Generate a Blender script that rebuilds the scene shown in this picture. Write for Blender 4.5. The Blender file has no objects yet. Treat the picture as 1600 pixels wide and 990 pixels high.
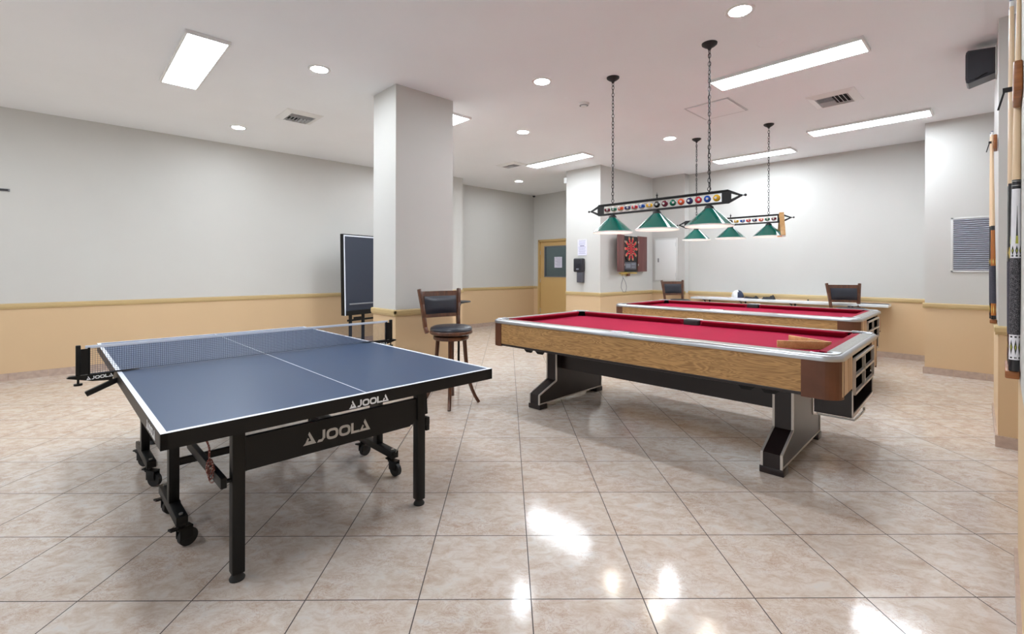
import bpy, bmesh, math, random
from mathutils import Vector, Matrix, Euler
random.seed(7)
PI = math.pi
R = math.radians
SC = bpy.context.scene
COL = SC.collection

# ------------------------------------------------------------------ camera, light, exposure
CAM_H = 1.322
cam_data = bpy.data.cameras.new('camera')
cam = bpy.data.objects.new('camera', cam_data)
COL.objects.link(cam)
cam_data.sensor_width = 36.0
cam_data.lens = 36.0 * 733.0 / 1600.0
cam_data.shift_y = -74.0 / 1600.0
cam_data.clip_start = 0.02
cam.location = (0, 0, CAM_H)
HEAD = R(46.3)          # the room's long axes against the view direction
cam.rotation_mode = 'QUATERNION'
cam.rotation_quaternion = (Matrix.Rotation(HEAD - PI / 2, 4, 'Z') @ Matrix.Rotation(PI / 2, 4, 'X') @ Matrix.Rotation(0.0022, 4, 'Z')).to_quaternion()
SC.camera = cam

SC.view_settings.view_transform = 'Standard'
SC.view_settings.look = 'None'
SC.view_settings.gamma = 1.0
SC.view_settings.use_curve_mapping = False
SC.view_settings.exposure = 1.54
world = bpy.data.worlds.new('world')
SC.world = world
world.use_nodes = True
world.node_tree.nodes['Background'].inputs[0].default_value = (0.90, 0.95, 1, 1)
world.node_tree.nodes['Background'].inputs[1].default_value = 0.34
PANEL_W = 13.0          # strength of the ceiling light panels
DOWN_W = 85.0           # strength of the recessed downlights
BULB_W = 28.0           # strength of the bulbs in the green shades

CEIL = 3.218

# ------------------------------------------------------------------ materials
def lin(c):
    out = []
    for v in c[:3]:
        v = v / 255.0
        out.append(v / 12.92 if v <= 0.04045 else ((v + 0.055) / 1.055) ** 2.4)
    return tuple(out) + (1.0,)

def new_mat(name):
    m = bpy.data.materials.new(name)
    m.use_nodes = True
    nt = m.node_tree
    return m, nt, nt.nodes['Principled BSDF']

def mat(name, rgb, rough=0.5, metal=0.0, spec=0.5, coat=0.0, noise=0.0, nscale=8.0, bump=0.0, bscale=60.0):
    m, nt, b = new_mat(name)
    b.inputs['Base Color'].default_value = lin(rgb)
    b.inputs['Roughness'].default_value = rough
    b.inputs['Metallic'].default_value = metal
    b.inputs['Specular IOR Level'].default_value = spec
    b.inputs['Coat Weight'].default_value = coat
    tc = nt.nodes.new('ShaderNodeTexCoord')
    if noise > 0:
        n = nt.nodes.new('ShaderNodeTexNoise')
        n.inputs['Scale'].default_value = nscale
        n.inputs['Detail'].default_value = 4
        nt.links.new(tc.outputs['Object'], n.inputs['Vector'])
        mr = nt.nodes.new('ShaderNodeMapRange')
        mr.inputs['From Min'].default_value = 0.3
        mr.inputs['From Max'].default_value = 0.7
        mr.inputs['To Min'].default_value = 1 - noise
        mr.inputs['To Max'].default_value = 1 + noise
        nt.links.new(n.outputs['Fac'], mr.inputs['Value'])
        mx = nt.nodes.new('ShaderNodeVectorMath')
        mx.operation = 'SCALE'
        mx.inputs[0].default_value = lin(rgb)[:3]
        nt.links.new(mr.outputs['Result'], mx.inputs['Scale'])
        nt.links.new(mx.outputs['Vector'], b.inputs['Base Color'])
    if bump > 0:
        n = nt.nodes.new('ShaderNodeTexNoise')
        n.inputs['Scale'].default_value = bscale
        nt.links.new(tc.outputs['Object'], n.inputs['Vector'])
        bp = nt.nodes.new('ShaderNodeBump')
        bp.inputs['Strength'].default_value = bump
        bp.inputs['Distance'].default_value = 0.002
        nt.links.new(n.outputs['Fac'], bp.inputs['Height'])
        nt.links.new(bp.outputs['Normal'], b.inputs['Normal'])
    return m

def emit(name, rgb, strength):
    m, nt, b = new_mat(name)
    b.inputs['Base Color'].default_value = lin(rgb)
    b.inputs['Emission Color'].default_value = lin(rgb)
    b.inputs['Emission Strength'].default_value = strength
    return m

def wood(name, dark, light, axis='Y', scale=1.0, rough=0.4, coat=0.0, stretch=14.0, rings=5.0):
    """oak-like grain running along one axis of the part"""
    m, nt, b = new_mat(name)
    tc = nt.nodes.new('ShaderNodeTexCoord')
    mp = nt.nodes.new('ShaderNodeMapping')
    s = [stretch * scale] * 3
    s['XYZ'.index(axis)] = 1.0 * scale
    mp.inputs['Scale'].default_value = s
    nt.links.new(tc.outputs['Object'], mp.inputs['Vector'])
    n = nt.nodes.new('ShaderNodeTexNoise')
    n.inputs['Scale'].default_value = 1.1
    n.inputs['Detail'].default_value = 3
    n.inputs['Distortion'].default_value = 0.6
    nt.links.new(mp.outputs['Vector'], n.inputs['Vector'])
    mul = nt.nodes.new('ShaderNodeMath'); mul.operation = 'MULTIPLY'
    mul.inputs[1].default_value = rings * 4
    nt.links.new(n.outputs['Fac'], mul.inputs[0])
    sn = nt.nodes.new('ShaderNodeMath'); sn.operation = 'SINE'
    nt.links.new(mul.outputs[0], sn.inputs[0])
    mp2 = nt.nodes.new('ShaderNodeMapping')
    s2 = [90 * scale] * 3
    s2['XYZ'.index(axis)] = 3.0 * scale
    mp2.inputs['Scale'].default_value = s2
    nt.links.new(tc.outputs['Object'], mp2.inputs['Vector'])
    n2 = nt.nodes.new('ShaderNodeTexNoise')
    n2.inputs['Scale'].default_value = 1.5
    n2.inputs['Detail'].default_value = 3
    nt.links.new(mp2.outputs['Vector'], n2.inputs['Vector'])
    a = nt.nodes.new('ShaderNodeMapRange')
    a.inputs['From Min'].default_value = -1; a.inputs['From Max'].default_value = 1
    a.inputs['To Min'].default_value = 0; a.inputs['To Max'].default_value = 0.55
    nt.links.new(sn.outputs[0], a.inputs['Value'])
    ad = nt.nodes.new('ShaderNodeMath'); ad.operation = 'MULTIPLY_ADD'
    nt.links.new(n2.outputs['Fac'], ad.inputs[0])
    ad.inputs[1].default_value = 0.7
    nt.links.new(a.outputs['Result'], ad.inputs[2])
    cr = nt.nodes.new('ShaderNodeValToRGB')
    cr.color_ramp.elements[0].position = 0.2
    cr.color_ramp.elements[1].position = 0.9
    cr.color_ramp.elements[0].color = lin(dark)
    cr.color_ramp.elements[1].color = lin(light)
    nt.links.new(ad.outputs[0], cr.inputs['Fac'])
    nt.links.new(cr.outputs['Color'], b.inputs['Base Color'])
    b.inputs['Roughness'].default_value = rough
    b.inputs['Coat Weight'].default_value = coat
    return m

def wall_mat(name, z_split, upper, lower):
    """two-tone wall paint: white above the chair rail, beige below"""
    m, nt, b = new_mat(name)
    g = nt.nodes.new('ShaderNodeNewGeometry')
    sx = nt.nodes.new('ShaderNodeSeparateXYZ')
    nt.links.new(g.outputs['Position'], sx.inputs[0])
    gt = nt.nodes.new('ShaderNodeMath'); gt.operation = 'GREATER_THAN'
    gt.inputs[1].default_value = z_split
    nt.links.new(sx.outputs['Z'], gt.inputs[0])
    n = nt.nodes.new('ShaderNodeTexNoise')
    n.inputs['Scale'].default_value = 0.9
    n.inputs['Detail'].default_value = 5
    nt.links.new(g.outputs['Position'], n.inputs['Vector'])
    mr = nt.nodes.new('ShaderNodeMapRange')
    mr.inputs['From Min'].default_value = 0.3; mr.inputs['From Max'].default_value = 0.7
    mr.inputs['To Min'].default_value = 0.97; mr.inputs['To Max'].default_value = 1.02
    nt.links.new(n.outputs['Fac'], mr.inputs['Value'])
    mx = nt.nodes.new('ShaderNodeMix'); mx.data_type = 'RGBA'
    mx.inputs['A'].default_value = lin(lower); mx.inputs['B'].default_value = lin(upper)
    nt.links.new(gt.outputs[0], mx.inputs['Factor'])
    vm = nt.nodes.new('ShaderNodeVectorMath'); vm.operation = 'SCALE'
    nt.links.new(mx.outputs['Result'], vm.inputs[0])
    nt.links.new(mr.outputs['Result'], vm.inputs['Scale'])
    nt.links.new(vm.outputs['Vector'], b.inputs['Base Color'])
    b.inputs['Roughness'].default_value = 0.55
    b.inputs['Specular IOR Level'].default_value = 0.3
    return m

TILE = 0.4512
def floor_mat():
    m, nt, b = new_mat('marble_tile')
    tc = nt.nodes.new('ShaderNodeTexCoord')
    sc = nt.nodes.new('ShaderNodeVectorMath'); sc.operation = 'SCALE'
    sc.inputs['Scale'].default_value = 1.0 / TILE
    nt.links.new(tc.outputs['Object'], sc.inputs[0])
    fl = nt.nodes.new('ShaderNodeVectorMath'); fl.operation = 'FLOOR'
    nt.links.new(sc.outputs[0], fl.inputs[0])
    fr = nt.nodes.new('ShaderNodeVectorMath'); fr.operation = 'FRACTION'
    nt.links.new(sc.outputs[0], fr.inputs[0])
    sub = nt.nodes.new('ShaderNodeVectorMath'); sub.operation = 'SUBTRACT'
    sub.inputs[1].default_value = (0.5, 0.5, 0.5)
    nt.links.new(fr.outputs[0], sub.inputs[0])
    ab = nt.nodes.new('ShaderNodeVectorMath'); ab.operation = 'ABSOLUTE'
    nt.links.new(sub.outputs[0], ab.inputs[0])
    sx = nt.nodes.new('ShaderNodeSeparateXYZ')
    nt.links.new(ab.outputs[0], sx.inputs[0])
    mxm = nt.nodes.new('ShaderNodeMath'); mxm.operation = 'MAXIMUM'
    nt.links.new(sx.outputs['X'], mxm.inputs[0]); nt.links.new(sx.outputs['Y'], mxm.inputs[1])
    gr = nt.nodes.new('ShaderNodeMath'); gr.operation = 'GREATER_THAN'
    gr.inputs[1].default_value = 0.5 - 0.0052
    nt.links.new(mxm.outputs[0], gr.inputs[0])
    # each tile shifts its own piece of the marble figure
    wn = nt.nodes.new('ShaderNodeTexWhiteNoise'); wn.noise_dimensions = '3D'
    nt.links.new(fl.outputs[0], wn.inputs['Vector'])
    off = nt.nodes.new('ShaderNodeVectorMath'); off.operation = 'MULTIPLY_ADD'
    nt.links.new(wn.outputs['Color'], off.inputs[0])
    off.inputs[1].default_value = (9, 9, 9)
    nt.links.new(sc.outputs[0], off.inputs[2])
    mp = nt.nodes.new('ShaderNodeMapping')
    mp.inputs['Rotation'].default_value = (0, 0, R(28))
    mp.inputs['Scale'].default_value = (1.5, 2.2, 1.5)
    nt.links.new(off.outputs[0], mp.inputs['Vector'])
    n1 = nt.nodes.new('ShaderNodeTexNoise')
    n1.inputs['Scale'].default_value = 3.6; n1.inputs['Detail'].default_value = 9
    n1.inputs['Roughness'].default_value = 0.7; n1.inputs['Distortion'].default_value = 0.5
    nt.links.new(mp.outputs[0], n1.inputs['Vector'])
    cr = nt.nodes.new('ShaderNodeValToRGB')
    e = cr.color_ramp.elements
    e[0].position = 0.30; e[0].color = lin((190, 168, 150))
    e[1].position = 0.46; e[1].color = lin((204, 188, 174))
    x = e.new(0.58); x.color = lin((214, 203, 193))
    x = e.new(0.72); x.color = lin((207, 203, 199))
    nt.links.new(n1.outputs['Fac'], cr.inputs['Fac'])
    # thin pinkish veins
    n2 = nt.nodes.new('ShaderNodeTexNoise')
    n2.inputs['Scale'].default_value = 4.2; n2.inputs['Detail'].default_value = 9
    n2.inputs['Roughness'].default_value = 0.72; n2.inputs['Distortion'].default_value = 1.6
    nt.links.new(mp.outputs[0], n2.inputs['Vector'])
    vs = nt.nodes.new('ShaderNodeMath'); vs.operation = 'SUBTRACT'; vs.inputs[1].default_value = 0.5
    nt.links.new(n2.outputs['Fac'], vs.inputs[0])
    va = nt.nodes.new('ShaderNodeMath'); va.operation = 'ABSOLUTE'
    nt.links.new(vs.outputs[0], va.inputs[0])
    vr = nt.nodes.new('ShaderNodeMapRange')
    vr.inputs['From Min'].default_value = 0.0; vr.inputs['From Max'].default_value = 0.028
    vr.inputs['To Min'].default_value = 0.5; vr.inputs['To Max'].default_value = 0.0
    nt.links.new(va.outputs[0], vr.inputs['Value'])
    n3 = nt.nodes.new('ShaderNodeTexNoise'); n3.inputs['Scale'].default_value = 1.7
    nt.links.new(off.outputs[0], n3.inputs['Vector'])
    n3r = nt.nodes.new('ShaderNodeMapRange')
    n3r.inputs['From Min'].default_value = 0.42; n3r.inputs['From Max'].default_value = 0.62
    nt.links.new(n3.outputs['Fac'], n3r.inputs['Value'])
    vm = nt.nodes.new('ShaderNodeMath'); vm.operation = 'MULTIPLY'
    nt.links.new(vr.outputs['Result'], vm.inputs[0]); nt.links.new(n3r.outputs['Result'], vm.inputs[1])
    m1 = nt.nodes.new('ShaderNodeMix'); m1.data_type = 'RGBA'
    nt.links.new(vm.outputs[0], m1.inputs['Factor'])
    nt.links.new(cr.outputs['Color'], m1.inputs['A'])
    m1.inputs['B'].default_value = lin((158, 112, 88))
    m2 = nt.nodes.new('ShaderNodeMix'); m2.data_type = 'RGBA'
    nt.links.new(gr.outputs[0], m2.inputs['Factor'])
    nt.links.new(m1.outputs['Result'], m2.inputs['A'])
    m2.inputs['B'].default_value = lin((74, 62, 58))
    nt.links.new(m2.outputs['Result'], b.inputs['Base Color'])
    rr = nt.nodes.new('ShaderNodeMapRange')
    rr.inputs['To Min'].default_value = 0.115; rr.inputs['To Max'].default_value = 0.6
    nt.links.new(gr.outputs[0], rr.inputs['Value'])
    nt.links.new(rr.outputs['Result'], b.inputs['Roughness'])
    b.inputs['Specular IOR Level'].default_value = 0.5
    # slight waviness of the polished surface
    n4 = nt.nodes.new('ShaderNodeTexNoise'); n4.inputs['Scale'].default_value = 5.0
    nt.links.new(off.outputs[0], n4.inputs['Vector'])
    bp = nt.nodes.new('ShaderNodeBump')
    bp.inputs['Strength'].default_value = 0.12; bp.inputs['Distance'].default_value = 0.004
    nt.links.new(n4.outputs['Fac'], bp.inputs['Height'])
    nt.links.new(bp.outputs['Normal'], b.inputs['Normal'])
    return m

def weave_mat(name, a, c, scale=400):
    m, nt, b = new_mat(name)
    tc = nt.nodes.new('ShaderNodeTexCoord')
    n = nt.nodes.new('ShaderNodeTexNoise'); n.inputs['Scale'].default_value = scale
    nt.links.new(tc.outputs['Object'], n.inputs['Vector'])
    cr = nt.nodes.new('ShaderNodeValToRGB')
    cr.color_ramp.elements[0].position = 0.5; cr.color_ramp.elements[1].position = 0.68
    cr.color_ramp.elements[0].color = lin(a); cr.color_ramp.elements[1].color = lin(c)
    nt.links.new(n.outputs['Fac'], cr.inputs['Fac'])
    nt.links.new(cr.outputs['Color'], b.inputs['Base Color'])
    b.inputs['Roughness'].default_value = 0.7
    return m

def glass_mat():
    m, nt, b = new_mat('door_glass')
    b.inputs['Base Color'].default_value = lin((150, 170, 175))
    b.inputs['Roughness'].default_value = 0.05
    b.inputs['Transmission Weight'].default_value = 0.9
    b.inputs['IOR'].default_value = 1.45
    return m

M = {}
M['floor'] = floor_mat()
M['ceiling'] = mat('ceiling_paint', (243, 245, 247), 0.7, noise=0.015, nscale=1.2)
M['wall'] = wall_mat('wall_paint', 0.875, (204, 202, 197), (214, 184, 146))
M['rail'] = mat('tan_rail_paint', (196, 170, 122), 0.45)
M['base'] = mat('baseboard_tile', (188, 166, 152), 0.25, noise=0.10, nscale=22)
M['light_panel'] = emit('light_panel_lens', (236, 246, 255), PANEL_W)
M['downlight'] = emit('downlight_lens', (240, 248, 255), DOWN_W)
M['bulb'] = emit('bulb_glow', (255, 248, 236), BULB_W)
M['white'] = mat('white_enamel', (232, 232, 230), 0.4)
M['offwhite'] = mat('white_plastic', (214, 213, 210), 0.5)
M['duct_shade'] = mat('duct_shade_paint', (30, 30, 32), 0.8)  # dark sheet over the solid ceiling stands in for shade in the vent
M['vent_metal'] = mat('vent_metal', (205, 206, 208), 0.4)
M['black'] = mat('black_powder_coat', (13, 13, 13), 0.42, spec=0.3, bump=0.1, bscale=300)
M['iron'] = mat('black_iron', (24, 23, 24), 0.5)
M['rubber'] = mat('black_rubber', (22, 22, 23), 0.6)
M['blue'] = mat('blue_table_top', (46, 69, 102), 0.36, noise=0.02, nscale=3, spec=0.4)
M['shaded_top'] = mat('folded_top_in_shade', (40, 47, 62), 0.45, noise=0.02)  # blue top with the shade on the upright panel put into its colour
M['line'] = mat('white_line_paint', (228, 232, 240), 0.4)
M['netcord'] = mat('net_cord', (60, 68, 88), 0.8)
M['nettape'] = mat('net_tape', (208, 214, 226), 0.7)
M['logo'] = mat('logo_silver', (196, 193, 188), 0.5)
M['logo_white'] = mat('logo_white', (225, 226, 228), 0.5)
M['steel'] = mat('bare_steel', (190, 188, 184), 0.3, metal=0.9)
M['cord_red'] = weave_mat('red_white_cord', (120, 58, 50), (200, 180, 170), 120)
M['cloth'] = mat('red_billiard_cloth', (150, 10, 52), 0.85, spec=0.15, noise=0.04, nscale=5, bump=0.3, bscale=900)
M['cushion'] = mat('cushion_cloth', (142, 10, 42), 0.8, spec=0.2, bump=0.3, bscale=900)
M['alu'] = mat('brushed_aluminium', (186, 187, 190), 0.3, metal=0.85)
M['alu_cast'] = mat('cast_aluminium', (206, 209, 214), 0.4, metal=0.3, noise=0.1, nscale=30)
M['grey_lam'] = mat('grey_laminate', (140, 137, 130), 0.6, noise=0.14, nscale=60)
M['oak'] = wood('oak_laminate', (138, 100, 58), (188, 146, 94), 'Y', 2.0, 0.42, stretch=9, rings=22)
M['oak_end'] = wood('oak_end_panel', (176, 136, 96), (222, 190, 152), 'Z', 1.0, 0.4, stretch=16, rings=2)
M['corner_brown'] = mat('corner_brown_laminate', (98, 58, 38), 0.35, noise=0.22, nscale=7)
M['brown_black'] = mat('dark_brown_laminate', (34, 25, 25), 0.3, noise=0.05)
M['trim_silver'] = mat('silver_trim', (208, 202, 196), 0.35, metal=0.5)
M['frame_grey'] = mat('return_frame_grey', (200, 192, 184), 0.4, metal=0.2)
M['hole_shade'] = mat('hole_shade_black', (10, 8, 8), 0.9, spec=0.0)  # sheenless black puts the shade inside openings into the colour
M['walnut'] = wood('walnut_stain', (62, 34, 20), (122, 72, 44), 'Z', 1.0, 0.3, coat=0.4, stretch=10, rings=2)
M['leather'] = mat('black_leather', (38, 40, 50), 0.32, bump=0.25, bscale=180)
M['green'] = mat('green_enamel', (0, 98, 86), 0.16, coat=0.6)
M['door'] = mat('tan_door_paint', (206, 170, 112), 0.4)
M['doorframe'] = mat('tan_frame_paint', (196, 162, 104), 0.4)
M['glass'] = glass_mat()
M['cherry'] = wood('cherry_laminate', (92, 52, 50), (128, 80, 76), 'Z', 1.0, 0.4, stretch=12, rings=2)
M['dart_black'] = mat('dartboard_black', (26, 24, 26), 0.6)
M['dart_red'] = mat('dartboard_red', (214, 48, 56), 0.5)
M['dart_cream'] = mat('dartboard_wire', (200, 150, 110), 0.5)
M['paper'] = mat('paper_sheet', (226, 224, 240), 0.7)
M['ink'] = mat('printed_ink', (120, 118, 150), 0.8)
M['brass'] = mat('yellow_rail', (214, 182, 84), 0.5)
M['rackwood'] = wood('rack_wood', (186, 138, 84), (220, 176, 118), 'X', 1.0, 0.45, stretch=10, rings=2)
M['rackbrown'] = wood('stained_rack_wood', (130, 76, 36), (186, 116, 62), 'Y', 1.0, 0.4, stretch=10, rings=2)
M['maple'] = wood('maple_shaft', (212, 176, 134), (232, 202, 164), 'Z', 1.0, 0.3, coat=0.3, stretch=20, rings=1)
M['cue_white'] = mat('white_lacquer', (236, 234, 238), 0.2, coat=0.5)
M['cue_black'] = mat('black_lacquer', (24, 23, 28), 0.2, coat=0.5)
M['cue_orange'] = wood('amber_forearm', (150, 82, 30), (196, 122, 52), 'Z', 1.0, 0.25, coat=0.4, stretch=12, rings=2)
M['cue_green'] = mat('green_gold_inlay', (176, 176, 70), 0.3)
M['linen'] = weave_mat('irish_linen_wrap', (38, 36, 42), (150, 146, 150), 500)
M['linen_dark'] = weave_mat('dark_linen_wrap', (52, 50, 60), (92, 90, 104), 500)
M['chalk_blue'] = mat('cue_tip_blue', (110, 120, 140), 0.8)
M['counter'] = mat('white_counter', (226, 228, 230), 0.3)
M['navy'] = mat('navy_cotton', (44, 52, 74), 0.8)
M['black_cloth'] = mat('black_fabric', (46, 46, 50), 0.9)
M['disp'] = mat('dispenser_plastic', (44, 44, 50), 0.25)
M['disp2'] = mat('dispenser_grey', (84, 84, 92), 0.3)
M['lcd'] = mat('grey_display', (120, 124, 134), 0.3)
M['louver'] = mat('blue_grey_louver', (206, 210, 224), 0.4)
M['speaker'] = mat('speaker_grille', (44, 44, 50), 0.6, bump=0.3, bscale=600)
M['speaker_box'] = mat('speaker_case', (58, 58, 64), 0.3)
M['grey_plastic'] = mat('grey_plastic', (120, 120, 124), 0.4)
BALL = {1: (232, 176, 40), 2: (30, 78, 170), 3: (196, 36, 48), 4: (46, 44, 96), 5: (226, 84, 42), 6: (20, 104, 80), 7: (112, 34, 52), 8: (24, 24, 26)}
def ball_mat(n):
    k = 'ball_%d' % n
    if k in M:
        return M[k]
    if n <= 8:
        M[k] = mat('pool_ball_solid', BALL[n], 0.12, coat=0.5)
        return M[k]
    m, nt, b = new_mat('pool_ball_striped')
    tc = nt.nodes.new('ShaderNodeTexCoord')
    sx = nt.nodes.new('ShaderNodeSeparateXYZ')
    nt.links.new(tc.outputs['Object'], sx.inputs[0])
    a = nt.nodes.new('ShaderNodeMath'); a.operation = 'ABSOLUTE'
    nt.links.new(sx.outputs['Z'], a.inputs[0])
    g = nt.nodes.new('ShaderNodeMath'); g.operation = 'GREATER_THAN'; g.inputs[1].default_value = 0.015
    nt.links.new(a.outputs[0], g.inputs[0])
    mx = nt.nodes.new('ShaderNodeMix'); mx.data_type = 'RGBA'
    nt.links.new(g.outputs[0], mx.inputs['Factor'])
    mx.inputs['A'].default_value = lin(BALL[n - 8]); mx.inputs['B'].default_value = lin((226, 220, 206))
    nt.links.new(mx.outputs['Result'], b.inputs['Base Color'])
    b.inputs['Roughness'].default_value = 0.12
    M[k] = m
    return m

# ------------------------------------------------------------------ mesh builder
class B:
    def __init__(s):
        s.bm = bmesh.new(); s.mi = 0
    def _tag(s, faces):
        for f in faces:
            f.material_index = s.mi
    def mat(s, i):
        s.mi = i; return s
    def box(s, x0, x1, y0, y1, z0, z1, bevel=0.0, seg=2):
        c = Vector(((x0 + x1) / 2, (y0 + y1) / 2, (z0 + z1) / 2))
        return s.obox(c, (abs(x1 - x0), abs(y1 - y0), abs(z1 - z0)), None, bevel, seg)
    def obox(s, c, size, rot=None, bevel=0.0, seg=2):
        mtx = Matrix.Translation(Vector(c))
        if rot is not None:
            mtx = mtx @ (rot.to_4x4() if isinstance(rot, Matrix) else Euler(rot).to_matrix().to_4x4())
        mtx = mtx @ Matrix.Diagonal((size[0], size[1], size[2], 1))
        r = bmesh.ops.create_cube(s.bm, size=1.0, matrix=mtx)
        vs = r['verts']
        fs = list({f for v in vs for f in v.link_faces})
        s._tag(fs)
        if bevel > 0:
            es = list({e for v in vs for e in v.link_edges})
            rr = bmesh.ops.bevel(s.bm, geom=es, offset=bevel, segments=seg, profile=0.5, affect='EDGES')
            s._tag(rr['faces'])
        return s
    def bar(s, p0, p1, w, h, up=(0, 0, 1), bevel=0.0):
        """box of section w x h from p0 to p1"""
        p0 = Vector(p0); p1 = Vector(p1)
        d = (p1 - p0); L = d.length; d.normalize()
        u = Vector(up)
        side = d.cross(u).normalized()
        u2 = side.cross(d).normalized()
        rot = Matrix((side, d, u2)).transposed()
        return s.obox((p0 + p1) / 2, (w, L, h), rot, bevel)
    def cyl(s, p0, p1, r0, r1=None, seg=20, caps=True):
        if r1 is None: r1 = r0
        p0 = Vector(p0); p1 = Vector(p1)
        d = p1 - p0
        q = Vector((0, 0, 1)).rotation_difference(d)
        mtx = Matrix.Translation((p0 + p1) / 2) @ q.to_matrix().to_4x4()
        r = bmesh.ops.create_cone(s.bm, cap_ends=caps, segments=seg, radius1=r0, radius2=r1, depth=d.length, matrix=mtx)
        s._tag({f for v in r['verts'] for f in v.link_faces})
        return s
    def sphere(s, c, r, seg=20, scale=(1, 1, 1)):
        mtx = Matrix.Translation(Vector(c)) @ Matrix.Diagonal((scale[0], scale[1], scale[2], 1))
        q = bmesh.ops.create_uvsphere(s.bm, u_segments=seg, v_segments=max(6, seg // 2), radius=r, matrix=mtx)
        s._tag({f for v in q['verts'] for f in v.link_faces})
        return s
    def lathe(s, prof, c=(0, 0, 0), seg=28, mtx=None):
        """profile of (r, z) points, turned about z"""
        c = Vector(c); rings = []
        for (r, z) in prof:
            if r < 1e-6:
                v = Vector((0, 0, z))
                if mtx: v = mtx @ v
                rings.append([s.bm.verts.new(c + v)])
            else:
                ring = []
                for k in range(seg):
                    a = 2 * PI * k / seg
                    v = Vector((r * math.cos(a), r * math.sin(a), z))
                    if mtx: v = mtx @ v
                    ring.append(s.bm.verts.new(c + v))
                rings.append(ring)
        for a, b in zip(rings, rings[1:]):
            for k in range(seg):
                k2 = (k + 1) % seg
                vs = []
                if len(a) == 1 and len(b) == 1: continue
                if len(a) == 1: vs = [a[0], b[k2], b[k]]
                elif len(b) == 1: vs = [a[k], a[k2], b[0]]
                else: vs = [a[k], a[k2], b[k2], b[k]]
                f = s.bm.faces.new(vs); f.material_index = s.mi
        return s
    def prism(s, poly, origin, ex, ey, depth):
        """2D polygon in the plane (ex, ey) at origin, pushed out by depth along ex x ey"""
        o = Vector(origin); ex = Vector(ex); ey = Vector(ey)
        n = ex.cross(ey).normalized() * depth
        a = [s.bm.verts.new(o + ex * p[0] + ey * p[1]) for p in poly]
        b = [s.bm.verts.new(o + ex * p[0] + ey * p[1] + n) for p in poly]
        fs = [s.bm.faces.new(a[::-1]), s.bm.faces.new(b)]
        k = len(poly)
        for i in range(k):
            fs.append(s.bm.faces.new((a[i], a[(i + 1) % k], b[(i + 1) % k], b[i])))
        s._tag(fs)
        return s
    def tube(s, pts, r, seg=8, closed=False, radii=None):
        pts = [Vector(p) for p in pts]; n = len(pts); rings = []
        prev = None
        for i, p in enumerate(pts):
            if closed:
                t = (pts[(i + 1) % n] - pts[i - 1]).normalized()
            else:
                t = (pts[min(i + 1, n - 1)] - pts[max(i - 1, 0)]).normalized()
            ref = prev if prev is not None else (Vector((0, 0, 1)) if abs(t.z) < 0.9 else Vector((1, 0, 0)))
            x = (ref - t * ref.dot(t)).normalized(); y = t.cross(x); prev = x
            rr = radii[i] if radii else r
            rings.append([s.bm.verts.new(p + (x * math.cos(2 * PI * k / seg) + y * math.sin(2 * PI * k / seg)) * rr) for k in range(seg)])
        m = n if closed else n - 1
        for i in range(m):
            a = rings[i]; b = rings[(i + 1) % n]
            for k in range(seg):
                f = s.bm.faces.new((a[k], a[(k + 1) % seg], b[(k + 1) % seg], b[k])); f.material_index = s.mi
        if not closed:
            s._tag([s.bm.faces.new(rings[0][::-1]), s.bm.faces.new(rings[-1])])
        return s
    def quad(s, *pts):
        f = s.bm.faces.new([s.bm.verts.new(Vector(p)) for p in pts]); f.material_index = s.mi
        return s
    def build(s, name, mats, parent=None, loc=(0, 0, 0), rot=(0, 0, 0), smooth=True, label=None):
        bmesh.ops.recalc_face_normals(s.bm, faces=s.bm.faces[:])
        me = bpy.data.meshes.new(name)
        s.bm.to_mesh(me); s.bm.free()
        if not isinstance(mats, (list, tuple)): mats = [mats]
        for m in mats: me.materials.append(m)
        if smooth and len(me.polygons):
            me.polygons.foreach_set('use_smooth', [True] * len(me.polygons))
            me.set_sharp_from_angle(angle=R(35))
        o = bpy.data.objects.new(name, me)
        COL.objects.link(o)
        o.location = loc; o.rotation_euler = rot
        if parent is not None: o.parent = parent
        if label: o['label'] = label
        return o

def thing(name, label, cat, loc=(0, 0, 0), rotz=0.0, group=None, rot=None):
    o = bpy.data.objects.new(name, None)
    o.empty_display_size = 0.1
    COL.objects.link(o)
    o.location = loc
    o.rotation_euler = rot if rot else (0, 0, rotz)
    o['label'] = label; o['category'] = cat
    if group: o['group'] = group
    return o

def tag(o, label, cat, group=None):
    o['label'] = label; o['category'] = cat
    if group: o['group'] = group
    return o

def struct(o):
    o['kind'] = 'structure'
    return o

KIDS = {}
def kids(o):
    return [c for c in bpy.data.objects if c.parent == o]

def dup(root, label=None, parent=None):
    c = root.copy(); COL.objects.link(c)
    if parent is not None: c.parent = parent
    if label: c['label'] = label
    for ch in kids(root):
        if ch is not c: dup(ch, None, c)
    return c

# lettering -------------------------------------------------------------
def stroke(b, pts, w, O, ex, ey, d, s, x):
    """a bold stroke along 2D points, height-1 letter space scaled by s at x"""
    for (a, c) in zip(pts, pts[1:]):
        ax, ay = a; cx, cy = c
        dx, dy = cx - ax, cy - ay
        L = math.hypot(dx, dy); nx, ny = -dy / L * w / 2, dx / L * w / 2
        tx, ty = dx / L * w * 0.18, dy / L * w * 0.18
        poly = [(ax + nx - tx, ay + ny - ty), (cx + nx + tx, cy + ny + ty), (cx - nx + tx, cy - ny + ty), (ax - nx - tx, ay - ny - ty)]
        b.prism([((p[0] + x) * s, p[1] * s) for p in poly], O, ex, ey, d)

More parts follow.
